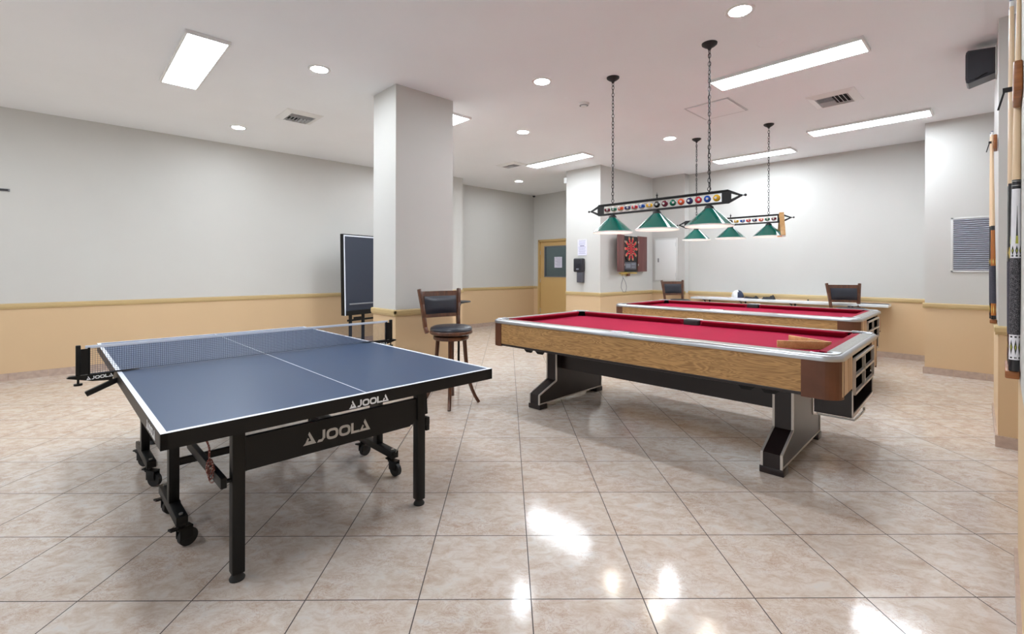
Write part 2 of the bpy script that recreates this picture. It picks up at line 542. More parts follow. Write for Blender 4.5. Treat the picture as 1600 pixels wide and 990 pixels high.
def joola(b, O, ex, ey, height, depth=0.0015, logo=True):
    """the table maker's lettering with its triangular mark, baseline at O"""
    ex = Vector(ex).normalized(); ey = Vector(ey).normalized(); O = Vector(O)
    s = height; x = 0.0
    def P(poly): b.prism([((p[0] + x) * s, p[1] * s) for p in poly], O, ex, ey, depth)
    if logo:
        P([(0, 0), (0.42, 0.3), (0.62, 0.3), (0.46, 0.55), (0.52, 1.12), (0.10, 0.36)][:0] or [(0.0, 0.0), (1.15, 0.0), (0.55, 1.15), (0.44, 0.92), (0.72, 0.30), (0.42, 0.30), (0.52, 0.55), (0.40, 0.62), (0.20, 0.20), (0.0, 0.0)][:9])
        x += 1.25
    # J
    stroke(b, [(0.62, 1.0), (0.62, 0.3)], 0.24, O, ex, ey, depth, s, x)
    P([(0.0, 0.0), (0.46, 0.0), (0.74, 0.32), (0.50, 0.34), (0.42, 0.22), (0.14, 0.22)])
    x += 0.86
    for _ in range(2):   # O
        n = 24; outer = []; inner = []
        for k in range(n):
            a = 2 * PI * k / n
            ca, sa = math.cos(a), math.sin(a)
            sq = 1.0 / (abs(ca) ** 3 + abs(sa) ** 3) ** (1 / 3)
            outer.append((0.56 + 0.56 * ca * sq, 0.5 + 0.5 * sa * sq))
            inner.append((0.56 + 0.33 * ca * sq, 0.5 + 0.27 * sa * sq))
        for k in range(n):
            k2 = (k + 1) % n
            P([outer[k], outer[k2], inner[k2], inner[k]])
        x += 1.2
    # L
    P([(0, 0), (0.86, 0), (0.86, 0.22), (0.24, 0.22), (0.24, 1.0), (0, 1.0)])
    x += 0.84
    # A
    P([(0.0, 0.0), (1.15, 0.0), (0.60, 1.12), (0.46, 0.84), (0.76, 0.22), (0.34, 0.22), (0.48, 0.50), (0.36, 0.62)])
    return (x + 1.15) * s

# ================================================================== THE ROOM
XL = -4.5
YR = -0.45
def wall_box(name, x0, x1, y0, y1, z0=0.0, z1=CEIL, m='wall'):
    b = B(); b.box(x0, x1, y0, y1, z0, z1)
    return struct(b.build(name, M[m], smooth=False))
# floor: its own origin sits on a tile corner, so the tile grid is the object's own axes
cx, sxx = math.sin(HEAD), math.cos(HEAD)
fo = Vector((0.0795 * math.sin(HEAD) + 1.883 * math.cos(HEAD), -0.0795 * math.cos(HEAD) + 1.883 * math.sin(HEAD), 0))
fa = HEAD - PI / 2 + 0.0096
b = B()
inv = (Matrix.Translation(fo) @ Matrix.Rotation(fa, 4, 'Z')).inverted()
cs = [(XL - .1, YR - .1), (10.4, YR - .1), (10.4, 8.6), (XL - .1, 8.6)]
top = [inv @ Vector((x, y, 0)) for x, y in cs]; bot = [inv @ Vector((x, y, -0.1)) for x, y in cs]
b.quad(*top); b.quad(*bot[::-1])
for i in range(4): b.quad(top[i], top[(i + 1) % 4], bot[(i + 1) % 4], bot[i])
fl = b.build('floor', M['floor'], smooth=False); fl.location = fo; fl.rotation_euler = (0, 0, fa); struct(fl)
wall_box('ceiling', XL - .1, 10.4, YR - .1, 8.6, CEIL, CEIL + 0.1, 'ceiling')
wall_box('wall_left', XL, 4.9, 8.11, 8.5)
wall_box('wall_left_far', 4.9, 8.74, 8.32, 8.5)
wall_box('wall_pilaster', 5.3, 5.99, 7.76, 8.32)
# the side of the room behind the viewer is glazed: daylight comes in through it
wall_box('wall_behind', XL - .1, XL, YR, 8.5, 0, .25)
wall_box('wall_behind_top', XL - .1, XL, YR, 8.5, 3.0, CEIL)
for k, y in enumerate((YR, 2.35, 5.2, 8.0)):
    wall_box('wall_behind_post', XL - .1, XL, y, y + .12, .25, 3.0)
pl = bpy.data.lights.new('daylight_portal', 'AREA'); pl.shape = 'RECTANGLE'; pl.size = 2.75; pl.size_y = 8.4
pl.cycles.is_portal = True
po = bpy.data.objects.new('daylight_portal', pl); COL.objects.link(po)
po.location = (XL + .02, 3.85, 1.62); po.rotation_euler = (0, -PI / 2, 0)
wall_box('wall_right', XL, 8.03, YR - .1, YR)
# wall with the door (opening y 7.06-8.10, z 0-2.04)
DX = 8.72
wall_box('wall_far', DX, DX + .15, 8.15, 8.5)
wall_box('wall_far_above_door', DX, DX + .15, 7.0, 8.15, 2.07, CEIL)
wall_box('wall_far_return', DX, DX + .15, 5.8, 7.0)
wall_box('wall_far_backing', DX + 1.5, DX + 1.6, 5.7, 8.6, 0, CEIL)
wall_box('wall_far_backing_side', DX + .15, DX + 1.5, 8.5, 8.6, 0, CEIL)  # unseen side walls, added to keep daylight out behind the door glass
wall_box('wall_far_backing_end', DX + .15, DX + 1.5, 5.7, 5.8, 0, CEIL)
# big square pier by the far wall
wall_box('wall_pier', 7.0, DX + .1, 5.02, 5.815)
# wall behind the pool tables
wall_box('wall_back_panel', 8.82, 9.15, 4.32, 5.02)
b = B()
pts = [(8.99, 4.32), (9.065, 0.60), (9.3, 0.60), (9.3, 4.32)]
b.prism(pts, (0, 0, 0), (1, 0, 0), (0, 1, 0), CEIL)
struct(b.build('wall_back', M['wall'], smooth=False))
wall_box('wall_column_back', 8.025, 9.3, YR, 0.695)
b = B()
b.prism([(5.08, 0.024), (5.08, YR), (6.3, YR), (6.3, 0.058)], (0, 0, 0), (1, 0, 0), (0, 1, 0), CEIL)
struct(b.build('wall_column_middle', M['wall'], smooth=False))
wall_box('wall_column_near', 2.0, 3.08, YR, -0.048)
# free-standing pillar
wall_box('wall_pillar', 2.45, 3.17, 4.285, 4.76)

# chair rail trims and baseboards
trim_n = [0]
def rail_run(p0, p1, out, z0=0.84, z1=0.908):
    """moulded chair rail from p0 to p1, standing out along 'out'"""
    trim_n[0] += 1
    p0 = Vector((p0[0], p0[1], 0)); p1 = Vector((p1[0], p1[1], 0)); o = Vector((out[0], out[1], 0))
    prof = [(0, z0), (0.012, z0 + .004), (0.016, z0 + .016), (0.02, z0 + .026), (0.02, z1 - .014), (0.014, z1 - .004), (0, z1)]
    b = B()
    a = [b.bm.verts.new(p0 + o * d + Vector((0, 0, z))) for d, z in prof]
    c = [b.bm.verts.new(p1 + o * d + Vector((0, 0, z))) for d, z in prof]
    for i in range(len(prof) - 1): b.bm.faces.new((a[i], a[i + 1], c[i + 1], c[i]))
    b.bm.faces.new(a[::-1]); b.bm.faces.new(c); b.bm.faces.new((a[0], c[0], c[-1], a[-1]))
    return struct(b.build('trim_%d' % trim_n[0], M['rail'], smooth=False))
def base_run(name, p0, p1, out, h=0.085):
    p0 = Vector((p0[0], p0[1], 0)); p1 = Vector((p1[0], p1[1], 0)); o = Vector((out[0], out[1], 0)) * 0.012
    b = B()
    L = (p1 - p0).length; n = max(1, int(round(L / 0.33)))
    d = (p1 - p0) / n; g = d.normalized() * 0.0012
    for k in range(n):
        q0 = p0 + d * k + g; q1 = p0 + d * (k + 1) - g
        b.prism([(q0.x, q0.y), (q1.x, q1.y), (q1.x + o.x, q1.y + o.y), (q0.x + o.x, q0.y + o.y)], (0, 0, 0), (1, 0, 0), (0, 1, 0), h)
    return struct(b.build('baseboard_' + name, M['base'], smooth=False))
runs = [
    ('left', (XL, 8.11), (4.9, 8.11), (0, -1)),
    ('left_far', (5.99, 8.32), (DX, 8.32), (0, -1)),
    ('pilaster', (5.3, 7.76), (6.01, 7.76), (0, -1)),
    ('pilaster_side', (5.99, 7.76), (5.99, 8.32), (1, 0)),
    ('far', (DX, 8.18), (DX, 8.32), (-1, 0)),
    ('pier_front', (7.0, 5.0), (7.0, 5.815), (-1, 0)),
    ('pier_side', (7.0, 5.02), (8.82, 5.02), (0, -1)),
    ('panel', (8.82, 4.30), (8.82, 5.02), (-1, 0)),
    ('back', (9.065, 0.695), (8.99, 4.32), (-1, 0)),
    ('column_back', (8.025, YR), (8.025, 0.715), (-1, 0)),
    ('column_middle', (5.08, YR), (5.08, 0.04), (-1, 0)),
    ('column_side', (5.08, 0.024), (6.3, 0.058), (0, 1)),
    ('column_near', (2.0, -0.048), (3.08, -0.048), (0, 1)),
    ('pillar_front', (2.43, 4.285), (3.19, 4.285), (0, -1)),
    ('pillar_side', (2.45, 4.265), (2.45, 4.78), (-1, 0)),
    ('pillar_back', (3.17, 4.265), (3.17, 4.78), (1, 0)),
]
for nm, p0, p1, out in runs:
    base_run(nm, p0, p1, out)
    if nm != 'column_near': rail_run(p0, p1, out)

# ------------------------------------------------------------------ door in the far wall
fr = B()
fr.box(DX - .02, DX + .12, 8.10, 8.155, 0, 2.075, .004)
fr.box(DX - .02, DX + .12, 7.0, 7.055, 0, 2.075, .004)
fr.box(DX - .02, DX + .12, 7.0, 8.155, 2.02, 2.075, .004)
door = B()
y0, y1 = 7.058, 8.097
wy0, wy1, wz0, wz1 = 7.16, 7.955, 1.15, 1.90
door.box(DX + .02, DX + .06, wy1, y1, .01, 2.017)
door.box(DX + .02, DX + .06, y0, wy0, .01, 2.017)
door.box(DX + .02, DX + .06, wy0, wy1, .01, wz0)
door.box(DX + .02, DX + .06, wy0, wy1, wz1, 2.017)
dr = struct(door.build('door_1', M['door'], smooth=False))
f = fr.build('door_frame', M['doorframe'], dr, smooth=False)
g = B(); g.box(DX + .036, DX + .044, wy0, wy1, wz0, wz1); g.build('pane', M['glass'], dr, smooth=False)
bd = B()
for (a0, a1, c0, c1) in ((wy0 - .012, wy0 + .012, wz0 - .012, wz1 + .012), (wy1 - .012, wy1 + .012, wz0 - .012, wz1 + .012),
                         (wy0, wy1, wz0 - .012, wz0 + .012), (wy0, wy1, wz1 - .012, wz1 + .012)):
    bd.box(DX + .012, DX + .068, a0, a1, c0, c1)
bd.build('glazing_bead', M['grey_plastic'], dr, smooth=False)
for z in (.3, 1.05, 1.75):
    h = B(); h.cyl((DX + .012, 8.10, z - .05), (DX + .012, 8.10, z + .05), .009, seg=10); h.build('hinge', M['steel'], dr)
b = B(); b.box(DX + .028, DX + .035, 7.40, 7.64, 1.372, 1.637)
pp = b.build('door_notice', M['paper'], smooth=False)
tag(pp, 'white paper notice taped in the window of the tan door', 'notice')
b = B()
for k in range(9):
    b.box(DX + .0265, DX + .0275, 7.425, 7.615 - .03 * (k % 3), 1.61 - k * .025, 1.614 - k * .025)
b.build('printed_lines', M['ink'], pp, smooth=False)
# shapes seen dimly in the room past the glass
b = B(); b.box(DX + .6, DX + .88, 7.3, 7.7, 0, 1.25, .02); tag(b.build('storage_cabinet', M['disp2']), 'dark cabinet dimly seen through the door window', 'cabinet')

# ------------------------------------------------------------------ ceiling lights
def panel_light(x0, x1, y0, y1, label):
    t = thing('ceiling_light', label, 'ceiling light', ((x0 + x1) / 2, (y0 + y1) / 2, CEIL), group='flat light panels on the ceiling')
    w, l = (x1 - x0) / 2, (y1 - y0) / 2; f = .018
    b = B()
    b.box(-w, w, -l, -l + f, -.028, 0); b.box(-w, w, l - f, l, -.028, 0)
    b.box(-w, -w + f, -l + f, l - f, -.028, 0); b.box(w - f, w, -l + f, l - f, -.028, 0)
    b.build('frame', M['white'], t, smooth=False)
    b = B(); b.box(-w + f, w - f, -l + f, l - f, -.022, -.004)
    b.build('diffuser', M['light_panel'], t, smooth=False)
    return t
panel_light(.69, 1.01, 4.46, 5.83, 'glowing flat light panel nearest the left wall, over the ping-pong table')
panel_light(4.66, 4.98, .78, 2.04, 'long light panel largest in view, right of the front billiard lamp chain')
panel_light(7.29, 7.61, .58, 1.85, 'long light panel on the ceiling before the white column at right')
panel_light(8.07, 8.39, 2.25, 3.48, 'long light panel nearest the back wall, behind the rear billiard lamp')
panel_light(6.02, 6.33, 4.66, 5.96, 'long light panel on the ceiling before the pier with the dartboard')
panel_light(3.35, 3.67, 4.575, 5.88, 'light panel half hidden behind the square pillar')
panel_light(-2.6, -2.28, 4.4, 5.7, 'added unseen light panel outside the left edge of the view')  # extra panel added out of view to fill the room with light
panel_light(.2, .52, .9, 2.2, 'added unseen light panel over the viewer')  # another added fill panel, never in view

def downlight(x, y, label):
    t = thing('downlight', label, 'downlight', (x, y, CEIL), group='round recessed downlights')
    b = B(); b.lathe([(.074, -.001), (.076, -.007), (.098, -.006), (.102, 0), (.074, 0)], seg=36); b.build('trim_ring', M['white'], t)
    b = B(); b.lathe([(0, -.006), (.05, -.007), (.075, -.004), (.075, -.001), (0, -.001)], seg=36); b.build('lens', M['downlight'], t)
    return t
for (x, y, l) in ((3.57, 1.33, 'round downlight at the top edge of the view, above the front pool table'),
                  (1.75, 4.48, 'round downlight between the square light panel and the pillar'),
                  (3.48, 3.21, 'round downlight right of the pillar, nearest in that row'),
                  (1.69, 7.08, 'small round downlight near the left wall, beyond the air vent'),
                  (4.57, 4.57, 'round downlight right of the pillar, below the nearer one in the picture'),
                  (6.31, 3.32, 'round downlight between the two billiard lamp chains'),
                  (7.06, 7.18, 'smallest round downlight, in front of the tan door'),
                  (-1.0, 2.6, 'added unseen round downlight outside the view at left'),  # added out of view for more light
                  (4.38, 7.12, 'round downlight hidden behind the pillar'),
                  (9.6, 7.3, 'downlight added to brighten the room behind the tan door'),  # added so the door pane is not black
                  (-1.0, 6.4, 'added unseen round downlight by the left wall outside the view')):  # also an added, unseen light
    downlight(x, y, l)

def vent(cx_, cy_, w, l, label):
    t = thing('air_vent', label, 'air vent', (cx_, cy_, CEIL), group='square ceiling air vents')
    b = B(); f = .075; d = .03
    def ring(w0, l0, z0, w1, l1, z1):
        c0 = [(-w0, -l0), (w0, -l0), (w0, l0), (-w0, l0)]; c1 = [(-w1, -l1), (w1, -l1), (w1, l1), (-w1, l1)]
        for k in range(4):
            a, c = c0[k], c0[(k + 1) % 4]; e, g = c1[k], c1[(k + 1) % 4]
            b.quad((a[0], a[1], z0), (c[0], c[1], z0), (g[0], g[1], z1), (e[0], e[1], z1))
    ring(w, l, 0, w - .006, l - .006, -.008)
    ring(w - .006, l - .006, -.008, w - f, l - f, -d)
    ring(w - f, l - f, -d, w - f, l - f, -.001)
    b.build('frame', M['white'], t, smooth=False)
    b = B(); b.box(-w + f, w - f, -l + f, l - f, -.004, -.001); b.build('duct_shade', M['duct_shade'], t, smooth=False)
    b = B(); W = w - f; Lh = l - f
    n = 7
    for k in range(n):
        x = -W + 2 * W * (k + .5) / n
        b.obox((x, Lh * .5, -.018), (.004, Lh - .01, .024), (0, R(28 if k < n / 2 else -28), 0))
    for k in range(4):
        y = -Lh + Lh * (k + .4) / 4
        b.obox((0, y, -.018), (2 * W - .01, .004, .024), (R(-28), 0, 0))
    b.build('slats', M['vent_metal'], t, smooth=False)
    return t
vent(2.115, 6.05, .215, .235, 'white ceiling air vent nearest the left wall')
vent(6.14, 1.285, .25, .225, 'white ceiling air vent between the two long light panels at right')
vent(5.85, 6.15, .17, .24, 'white ceiling air vent right of the pillar, beside a light panel')

# hatch, detector, old plate, camera
t = thing('ceiling_hatch', 'flat white access hatch in the ceiling behind the front lamp chain', 'access hatch', (5.56, 2.34, CEIL))
b = B()
for (x0, x1, y0, y1) in ((-.29, .29, -.255, -.24), (-.29, .29, .24, .255), (-.29, -.275, -.24, .24), (.275, .29, -.24, .24)):
    b.box(x0, x1, y0, y1, -.006, 0)
b.build('frame', M['vent_metal'], t, smooth=False)
b = B(); b.box(-.268, .268, -.234, .234, -.008, 0); b.build('lid', M['ceiling'], t, smooth=False)
t = thing('smoke_detector', 'round white smoke detector on the ceiling left of the lamp chains', 'smoke detector', (4.28, 3.30, CEIL))
b = B(); b.lathe([(0, -.042), (.028, -.042), (.034, -.03), (.052, -.028), (.06, -.012), (.062, 0), (0, 0)]); b.build('housing', M['white'], t)
b = B(); b.lathe([(.035, -.0305), (.05, -.0285), (.05, -.026), (.035, -.028)]); b.build('sensor_gap', M['grey_plastic'], t)
b = B(); b.lathe([(0, -.006), (.08, -.006), (.095, -.003), (.1, 0), (0, 0)])
tag(b.build('ceiling_speaker', M['ceiling']), 'flat round pale cover plate on the ceiling near the longest light panel', 'cover plate').location = (4.24, 1.34, CEIL)
t = thing('security_camera', 'tiny dark dome camera in the far left ceiling corner', 'security camera', (8.60, 8.20, CEIL))
b = B(); b.lathe([(0, -.03), (.05, -.028), (.058, 0), (0, 0)]); b.build('mount', M['white'], t)
b = B(); b.sphere((0, 0, -.032), .038, 16); b.build('dome', M['disp'], t)
b = B(); b.box(6.955, 7.0, 5.79, 5.845, 2.98, 3.09, .012)
tag(b.build('motion_sensor', M['white']), 'small white sensor at the top left edge of the pier', 'sensor')

# ------------------------------------------------------------------ billiard lamps
def chain(b, x, y, z0, z1):
    n = int((z0 - z1) / .034); p = (z0 - z1) / n
    for k in range(n):
        zc = z1 + p * (k + .5)
        tw = .4 * math.sin(k * .9)
        ax = Vector((math.cos(tw + (k % 2) * PI / 2), math.sin(tw + (k % 2) * PI / 2), 0))
        pts = []
        for j in range(10):
            a = 2 * PI * j / 10
            pts.append(Vector((x, y, zc)) + ax * .0105 * math.cos(a) + Vector((0, 0, 1)) * (p * .62) * math.sin(a))
        b.tube(pts, .003, 6, closed=True)

def billiard_lamp(label, cx_, cy_, zc, rotz, order, canopy_dy, ncord=False):
    t = thing('billiard_lamp', label, 'billiard lamp', (cx_, cy_, zc), rotz, group='three-shade billiard lamps over the pool tables')
    # flat iron bar frame: long rails, solid plates near the ends, pointed ends
    b = B(); th = .008
    def pl(poly): b.prism(poly, (-th / 2, 0, 0), (0, 1, 0), (0, 0, 1), th)
    H = .056; E = .64; P_ = .745
    pl([(-E, H - .020), (E, H - .020), (E, H), (-E, H)])
    pl([(-E, -H), (E, -H), (E, -H + .020), (-E, -H + .020)])
    for s in (-1, 1):
        pl([(s * .585, -H + .018), (s * .645, -H + .018), (s * .645, H - .018), (s * .585, H - .018)][::s])
        pl([(s * .64, H), (s * P_, .006), (s * P_, -.010), (s * .64, H - .026)][::s])
        pl([(s * .64, -H), (s * P_, -.006), (s * P_, .010), (s * .64, -H + .026)][::s])
        pl([(s * .645, H - .02), (s * .66, H - .03), (s * .66, -H + .03), (s * .645, -H + .02)][::s])
    # two face straps keep the balls between them
    b.box(-.022, -.004, -E, E, H - .006, H); b.box(-.022, -.004, -E, E, -H, -H + .006)
    b.build('bar_frame', M['iron'], t, smooth=False)
    for s in (-1, 1):
        b = B(); b.cyl((0, s * (P_ - .004), 0), (0, s * (P_ + .02), 0), .004); b.sphere((0, s * (P_ + .025), 0), .011, 14)
        b.build('finial', M['iron'], t)
    b = B(); b.cyl((0, 0, H), (0, 0, H + .02), .006); b.sphere((0, 0, H + .028), .010, 12); b.cyl((0, 0, H + .03), (0, 0, H + .055), .005, .001)
    b.build('top_finial', M['iron'], t)
    for k, n in enumerate(order):
        y = -.543 + .0776 * k
        b = B(); b.sphere((0, 0, 0), .0295, 24)
        o = b.build('ball', ball_mat(n), t, loc=(0, y, 0), rot=(0, R(-8), R(12 * (k % 3 - 1))))
        d = B()
        d.lathe([(0, .0005), (.0095, .0005), (.0095, -.001), (0, -.001)], seg=18, mtx=Matrix.Rotation(R(90), 4, 'Y'))
        fx, fy = -math.cos(R(18)), -math.sin(R(18))
        dd = d.build('number_spot', M['white'], o, loc=(fx * .0293, fy * .0293, .003), rot=(0, 0, R(18)))
        # the ball's number as tiny strokes
        nb = B(); txt = str(n); seg7 = {'0': 'abcdef', '1': 'bc', '2': 'abged', '3': 'abgcd', '4': 'fgbc', '5': 'afgcd', '6': 'afgedc', '7': 'abc', '8': 'abcdefg', '9': 'abcdfg'}
        LN = {'a': ((0, 1), (.5, 1)), 'b': ((.5, .5), (.5, 1)), 'c': ((.5, 0), (.5, .5)), 'd': ((0, 0), (.5, 0)), 'e': ((0, 0), (0, .5)), 'f': ((0, .5), (0, 1)), 'g': ((0, .5), (.5, .5))}
        wd = .8 * len(txt) - .3
        for ci, ch in enumerate(txt):
            for sg in seg7[ch]:
                p, q = LN[sg]
                ex = Vector((0, -1, 0)); ez = Vector((0, 0, 1)); sc_ = .009
                A_ = ex * ((p[0] + ci * .8 - wd / 2) * sc_) + ez * ((p[1] - .5) * sc_)
                C_ = ex * ((q[0] + ci * .8 - wd / 2) * sc_) + ez * ((q[1] - .5) * sc_)
                nb.bar(A_, C_, .0016, .0006, up=(1, 0, 0))
        nb.build('number', M['cue_black'], o, loc=(fx * .0302, fy * .0302, .003), rot=(0, 0, R(18)))
    for y in (-.48, 0, .48):
        b = B()
        prof = [(.030, -.075), (.192, -.222), (.1925, -.230), (.189, -.230), (.027, -.079)]
        b.mat(0).lathe(prof[:2] , (0, y, 0), 48)
        b.mat(1).lathe([(.192, -.222), (.1935, -.228), (.192, -.233), (.189, -.230), (.028, -.080)], (0, y, 0), 48)
        sh = b.build('shade', [M['green'], M['white']], t)
        b = B(); b.lathe([(0, -.052), (.02, -.052), (.024, -.060), (.034, -.066), (.040, -.084), (.036, -.086), (0, -.078)], (0, y, 0), 28)
        b.cyl((0, y, -.056), (0, y, -.04), .012)
        b.build('shade_cap', M['iron'], t)
        b = B(); b.lathe([(0, -.175), (.018, -.170), (.028, -.150), (.026, -.128), (.014, -.105), (.013, -.085), (0, -.085)], (0, y, 0), 24)
        b.build('bulb', M['bulb'], t)
    for s in (-1, 1):
        y = s * .48
        b = B(); top = CEIL - zc
        chain(b, 0, y, top - .05, H + .045)
        b.build('chain', M['iron'], t)
        b = B()
        pts = [(0, y + .014 * math.cos(a), H + .026 + .016 * math.sin(a)) for a in [2 * PI * k / 16 for k in range(16)]]
        b.tube(pts, .003, 6, closed=True); b.cyl((0, y, H), (0, y, H + .014), .006)
        b.build('hook_ring', M['iron'], t)
        b = B(); b.lathe([(0, top), (.062, top), (.060, top - .012), (.040, top - .028), (.018, top - .040), (.010, top - .056), (0, top - .058)], (0, y, 0), 28)
        b.build('canopy', M['iron'], t)
        if s == (1 if ncord else -1):
            b = B()
            pts = [(.005 * math.sin(k * .9), y + .006 * math.cos(k * .7), top - .04 - (top - .04 - H) * k / 24) for k in range(25)]
            b.tube(pts, .0035, 6); b.build('power_cord', M['iron'], t)
    return t
lamp1 = billiard_lamp('front three-shade green billiard lamp with ball bar, over the nearer pool table', 3.91, 2.18, 1.918, R(-.5), list(range(1, 16)), 0)
lamp2 = billiard_lamp('rear three-shade green billiard lamp with ball bar, over the farther pool table', 6.62, 2.585, 1.986, R(0.3), list(range(15, 0, -1)), 0, True)

# ------------------------------------------------------------------ wooden ball racks
def ball_rack(label, loc, rot, spread=.32, m='rackwood'):
    """two boards meeting at an apex at the origin, opening towards +y"""
    t = thing('ball_rack', label, 'ball rack', loc, rot=rot, group='wooden V-shaped ball racks')
    s_ = .33; h = .055; w = .014
    for sg in (-1, 1):
        e = Vector((sg * spread / 2, math.sqrt(s_ * s_ - spread * spread / 4), 0))
        b = B(); b.bar(Vector((0, 0, h / 2)), e + Vector((0, 0, h / 2)), w, h, bevel=.003)
        b.build('side_board', M[m], t)
    b = B(); b.cyl((0, 0, .0005), (0, 0, h - .0005), w * .62, seg=16)
    b.build('corner', M[m], t)
    return t

# ------------------------------------------------------------------ pool tables
def build_pool_table(label, loc, rotz):
    t = thing('pool_table', label, 'pool table', loc, rotz, group='pool tables with red cloth')
    W, L = .73, 1.44        # half width, half length
    zb, zt, zl = .80, .834, .592   # metal edge bottom / rail top / apron bottom
    rad = .10; cr_, cl_ = .20, .14
    # rounded outline
    def outline(w, l, r, n=8):
        pts = []
        for (cx2, cy2, a0) in ((w - r, l - r, 0), (-w + r, l - r, 90), (-w + r, -l + r, 180), (w - r, -l + r, 270)):
            for k in range(n + 1):
                a = R(a0 + 90 * k / n)
                pts.append((cx2 + r * math.cos(a), cy2 + r * math.sin(a)))
        return pts
    # aluminium edge band around the whole rail
    b = B(); prof = [(0, zb), (.0, zb + .012), (-.002, zb + .022), (-.008, zb + .030), (-.020, zt)]
    rings = []
    for off, z in prof:
        rings.append([b.bm.verts.new((x, y, z)) for x, y in outline(W + off, L + off, rad + off)])
    rings.append([b.bm.verts.new((x, y, zt)) for x, y in outline(W - .03, L - .03, rad - .03)])
    rings.insert(0, [b.bm.verts.new((x, y, zb)) for x, y in outline(W - .03, L - .03, rad - .03)])
    for r0, r1 in zip(rings, rings[1:]):
        n = len(r0)
        for k in range(n): b.bm.faces.new((r0[k], r0[(k + 1) % n], r1[(k + 1) % n], r1[k]))
    b.build('edge_band', M['alu'], t)
    # rail tops: grey laminate strips, cushion cloth inside
    RW = .098; CW = .048
    nose_z = zt - .012; bed = .785
    def rail(axis, side, a, c):
        """rail strip between a and c along the axis"""
        lim = (W if axis == 'y' else L) * 1.0
        o = lim - .024; i = lim - RW
        b = B()
        if axis == 'y': b.box(side * i, side * o, a, c, zt - .03, zt + .001)
        else: b.box(a, c, side * i, side * o, zt - .03, zt + .001)
        b.build('rail_top', M['grey_lam'], t, smooth=False)
        b = B(); n_ = i - CW
        prof = [(i, zt - .045), (i, zt), (i - .016, zt + .001), (n_ + .004, nose_z + .012), (n_, nose_z + .004), (n_ + .006, nose_z - .006), (i - .008, bed - .004)]
        A = []; C = []
        for (d, z) in prof:
            cut = (i - d) * .9
            pa, pc = a + cut, c - cut
            if axis == 'y':
                A.append(b.bm.verts.new((side * d, pa, z))); C.append(b.bm.verts.new((side * d, pc, z)))
            else:
                A.append(b.bm.verts.new((pa, side * d, z))); C.append(b.bm.verts.new((pc, side * d, z)))
        k_ = len(prof)
        for k in range(k_): b.bm.faces.new((A[k], A[(k + 1) % k_], C[(k + 1) % k_], C[k]))
        b.bm.faces.new(A); b.bm.faces.new(C[::-1])
        b.build('cushion', M['cushion'], t, smooth=False)
    CO = .155
    for s in (-1, 1):
        rail('y', s, -L + CO, -.075); rail('y', s, .075, L - CO)
        rail('x', s, -W + CO, W - CO)
    # bed cloth
    b = B(); b.box(-W + RW, W - RW, -L + RW, L - RW, bed - .03, bed); b.build('bed_cloth', M['cloth'], t, smooth=False)
    # pocket castings at the corners and the middle of the long sides
    def ring_arc(b, cx2, cy2, r0, r1, a0, a1, z0, z1, n=16):
        for k in range(n):
            u, v = a0 + (a1 - a0) * k / n, a0 + (a1 - a0) * (k + 1) / n
            poly = [(cx2 + r0 * math.cos(u), cy2 + r0 * math.sin(u)), (cx2 + r1 * math.cos(u), cy2 + r1 * math.sin(u)),
                    (cx2 + r1 * math.cos(v), cy2 + r1 * math.sin(v)), (cx2 + r0 * math.cos(v), cy2 + r0 * math.sin(v))]
            b.prism(poly, (0, 0, z0), (1, 0, 0), (0, 1, 0), z1 - z0)
    for sx in (-1, 1):
        for sy in (-1, 1):
            px, py = sx * (W - .118), sy * (L - .118)
            c = B()
            # plate covering the corner, with the pocket mouth cut out
            n = 14; pts_o = []
            for k in range(n + 1):
                a = PI / 2 * k / n
                pts_o.append((sx * (W - .026 - (rad - .026) + (rad - .026) * math.cos(a)), sy * (L - .026 - (rad - .026) + (rad - .026) * math.sin(a))))
            pts_o = [(sx * (W - .026), sy * (L - .165))] + pts_o + [(sx * (W - .165), sy * (L - .026))]
            pts_i = []
            mm = len(pts_o)
            for k in range(mm):
                a = R(-55) + R(200) * k / (mm - 1)
                pts_i.append((px + sx * .058 * math.cos(a), py + sy * .058 * math.sin(a)))
            for k in range(mm - 1):
                c.prism([pts_o[k], pts_o[k + 1], pts_i[k + 1], pts_i[k]], (0, 0, zt - .03), (1, 0, 0), (0, 1, 0), .036)
            pc = c.build('pocket_casting', M['alu_cast'], t, smooth=False)
            c = B(); ring_arc(c, px, py, .05, .060, 0, 2 * PI, bed - .08, zt - .006, 28)
            c.lathe([(0, bed - .078), (.055, bed - .078)], (px, py, 0), 24)
            c.lathe([(0, bed + .0015), (.06, bed + .0015), (.06, bed + .0005), (0, bed + .0005)], (px, py, 0), 28)  # black disc on the cloth stands in for the shade of the pocket hole
            c.build('pocket_cup', M['hole_shade'], t)
    for sx in (-1, 1):
        px = sx * (W - .085)
        c = B()
        c.box(sx * (W - .06), sx * (W - .022), -.075, .075, zt - .03, zt + .007, .004)
        c.build('side_pocket_plate', M['alu_cast'], t)
        c = B(); c.box(sx * (W - .14), sx * (W - .06), -.074, .074, bed - .02, zt + .003, .012, 3)
        c.build('side_pocket', M['rubber'], t)
    # aprons
    for s in (-1, 1):
        b = B(); b.box(s * (W - .012), s * (W - .035), -L + cr_, L - cl_, zl + .012, zb)
        sa = b.build('side_apron', M['oak'], t, smooth=False)
        b = B(); b.box(s * (W - .010), s * (W - .04), -L + cr_, L - cl_, zl - .006, zl + .014, .004)
        b.build('apron_edge', M['brown_black'], sa, smooth=False)
    for (q0, q1, q2, q3) in ((-W + rad, W - rad, L - .035, L - .012), (-W + .07, -.368, -L + .004, -L + .03), (.398, W - .07, -L + .004, -L + .03)):
        b = B(); b.box(q0, q1, q2, q3, zl + .004, zb)
        b.build('end_apron', M['oak_end'], t, smooth=False)
    b = B()
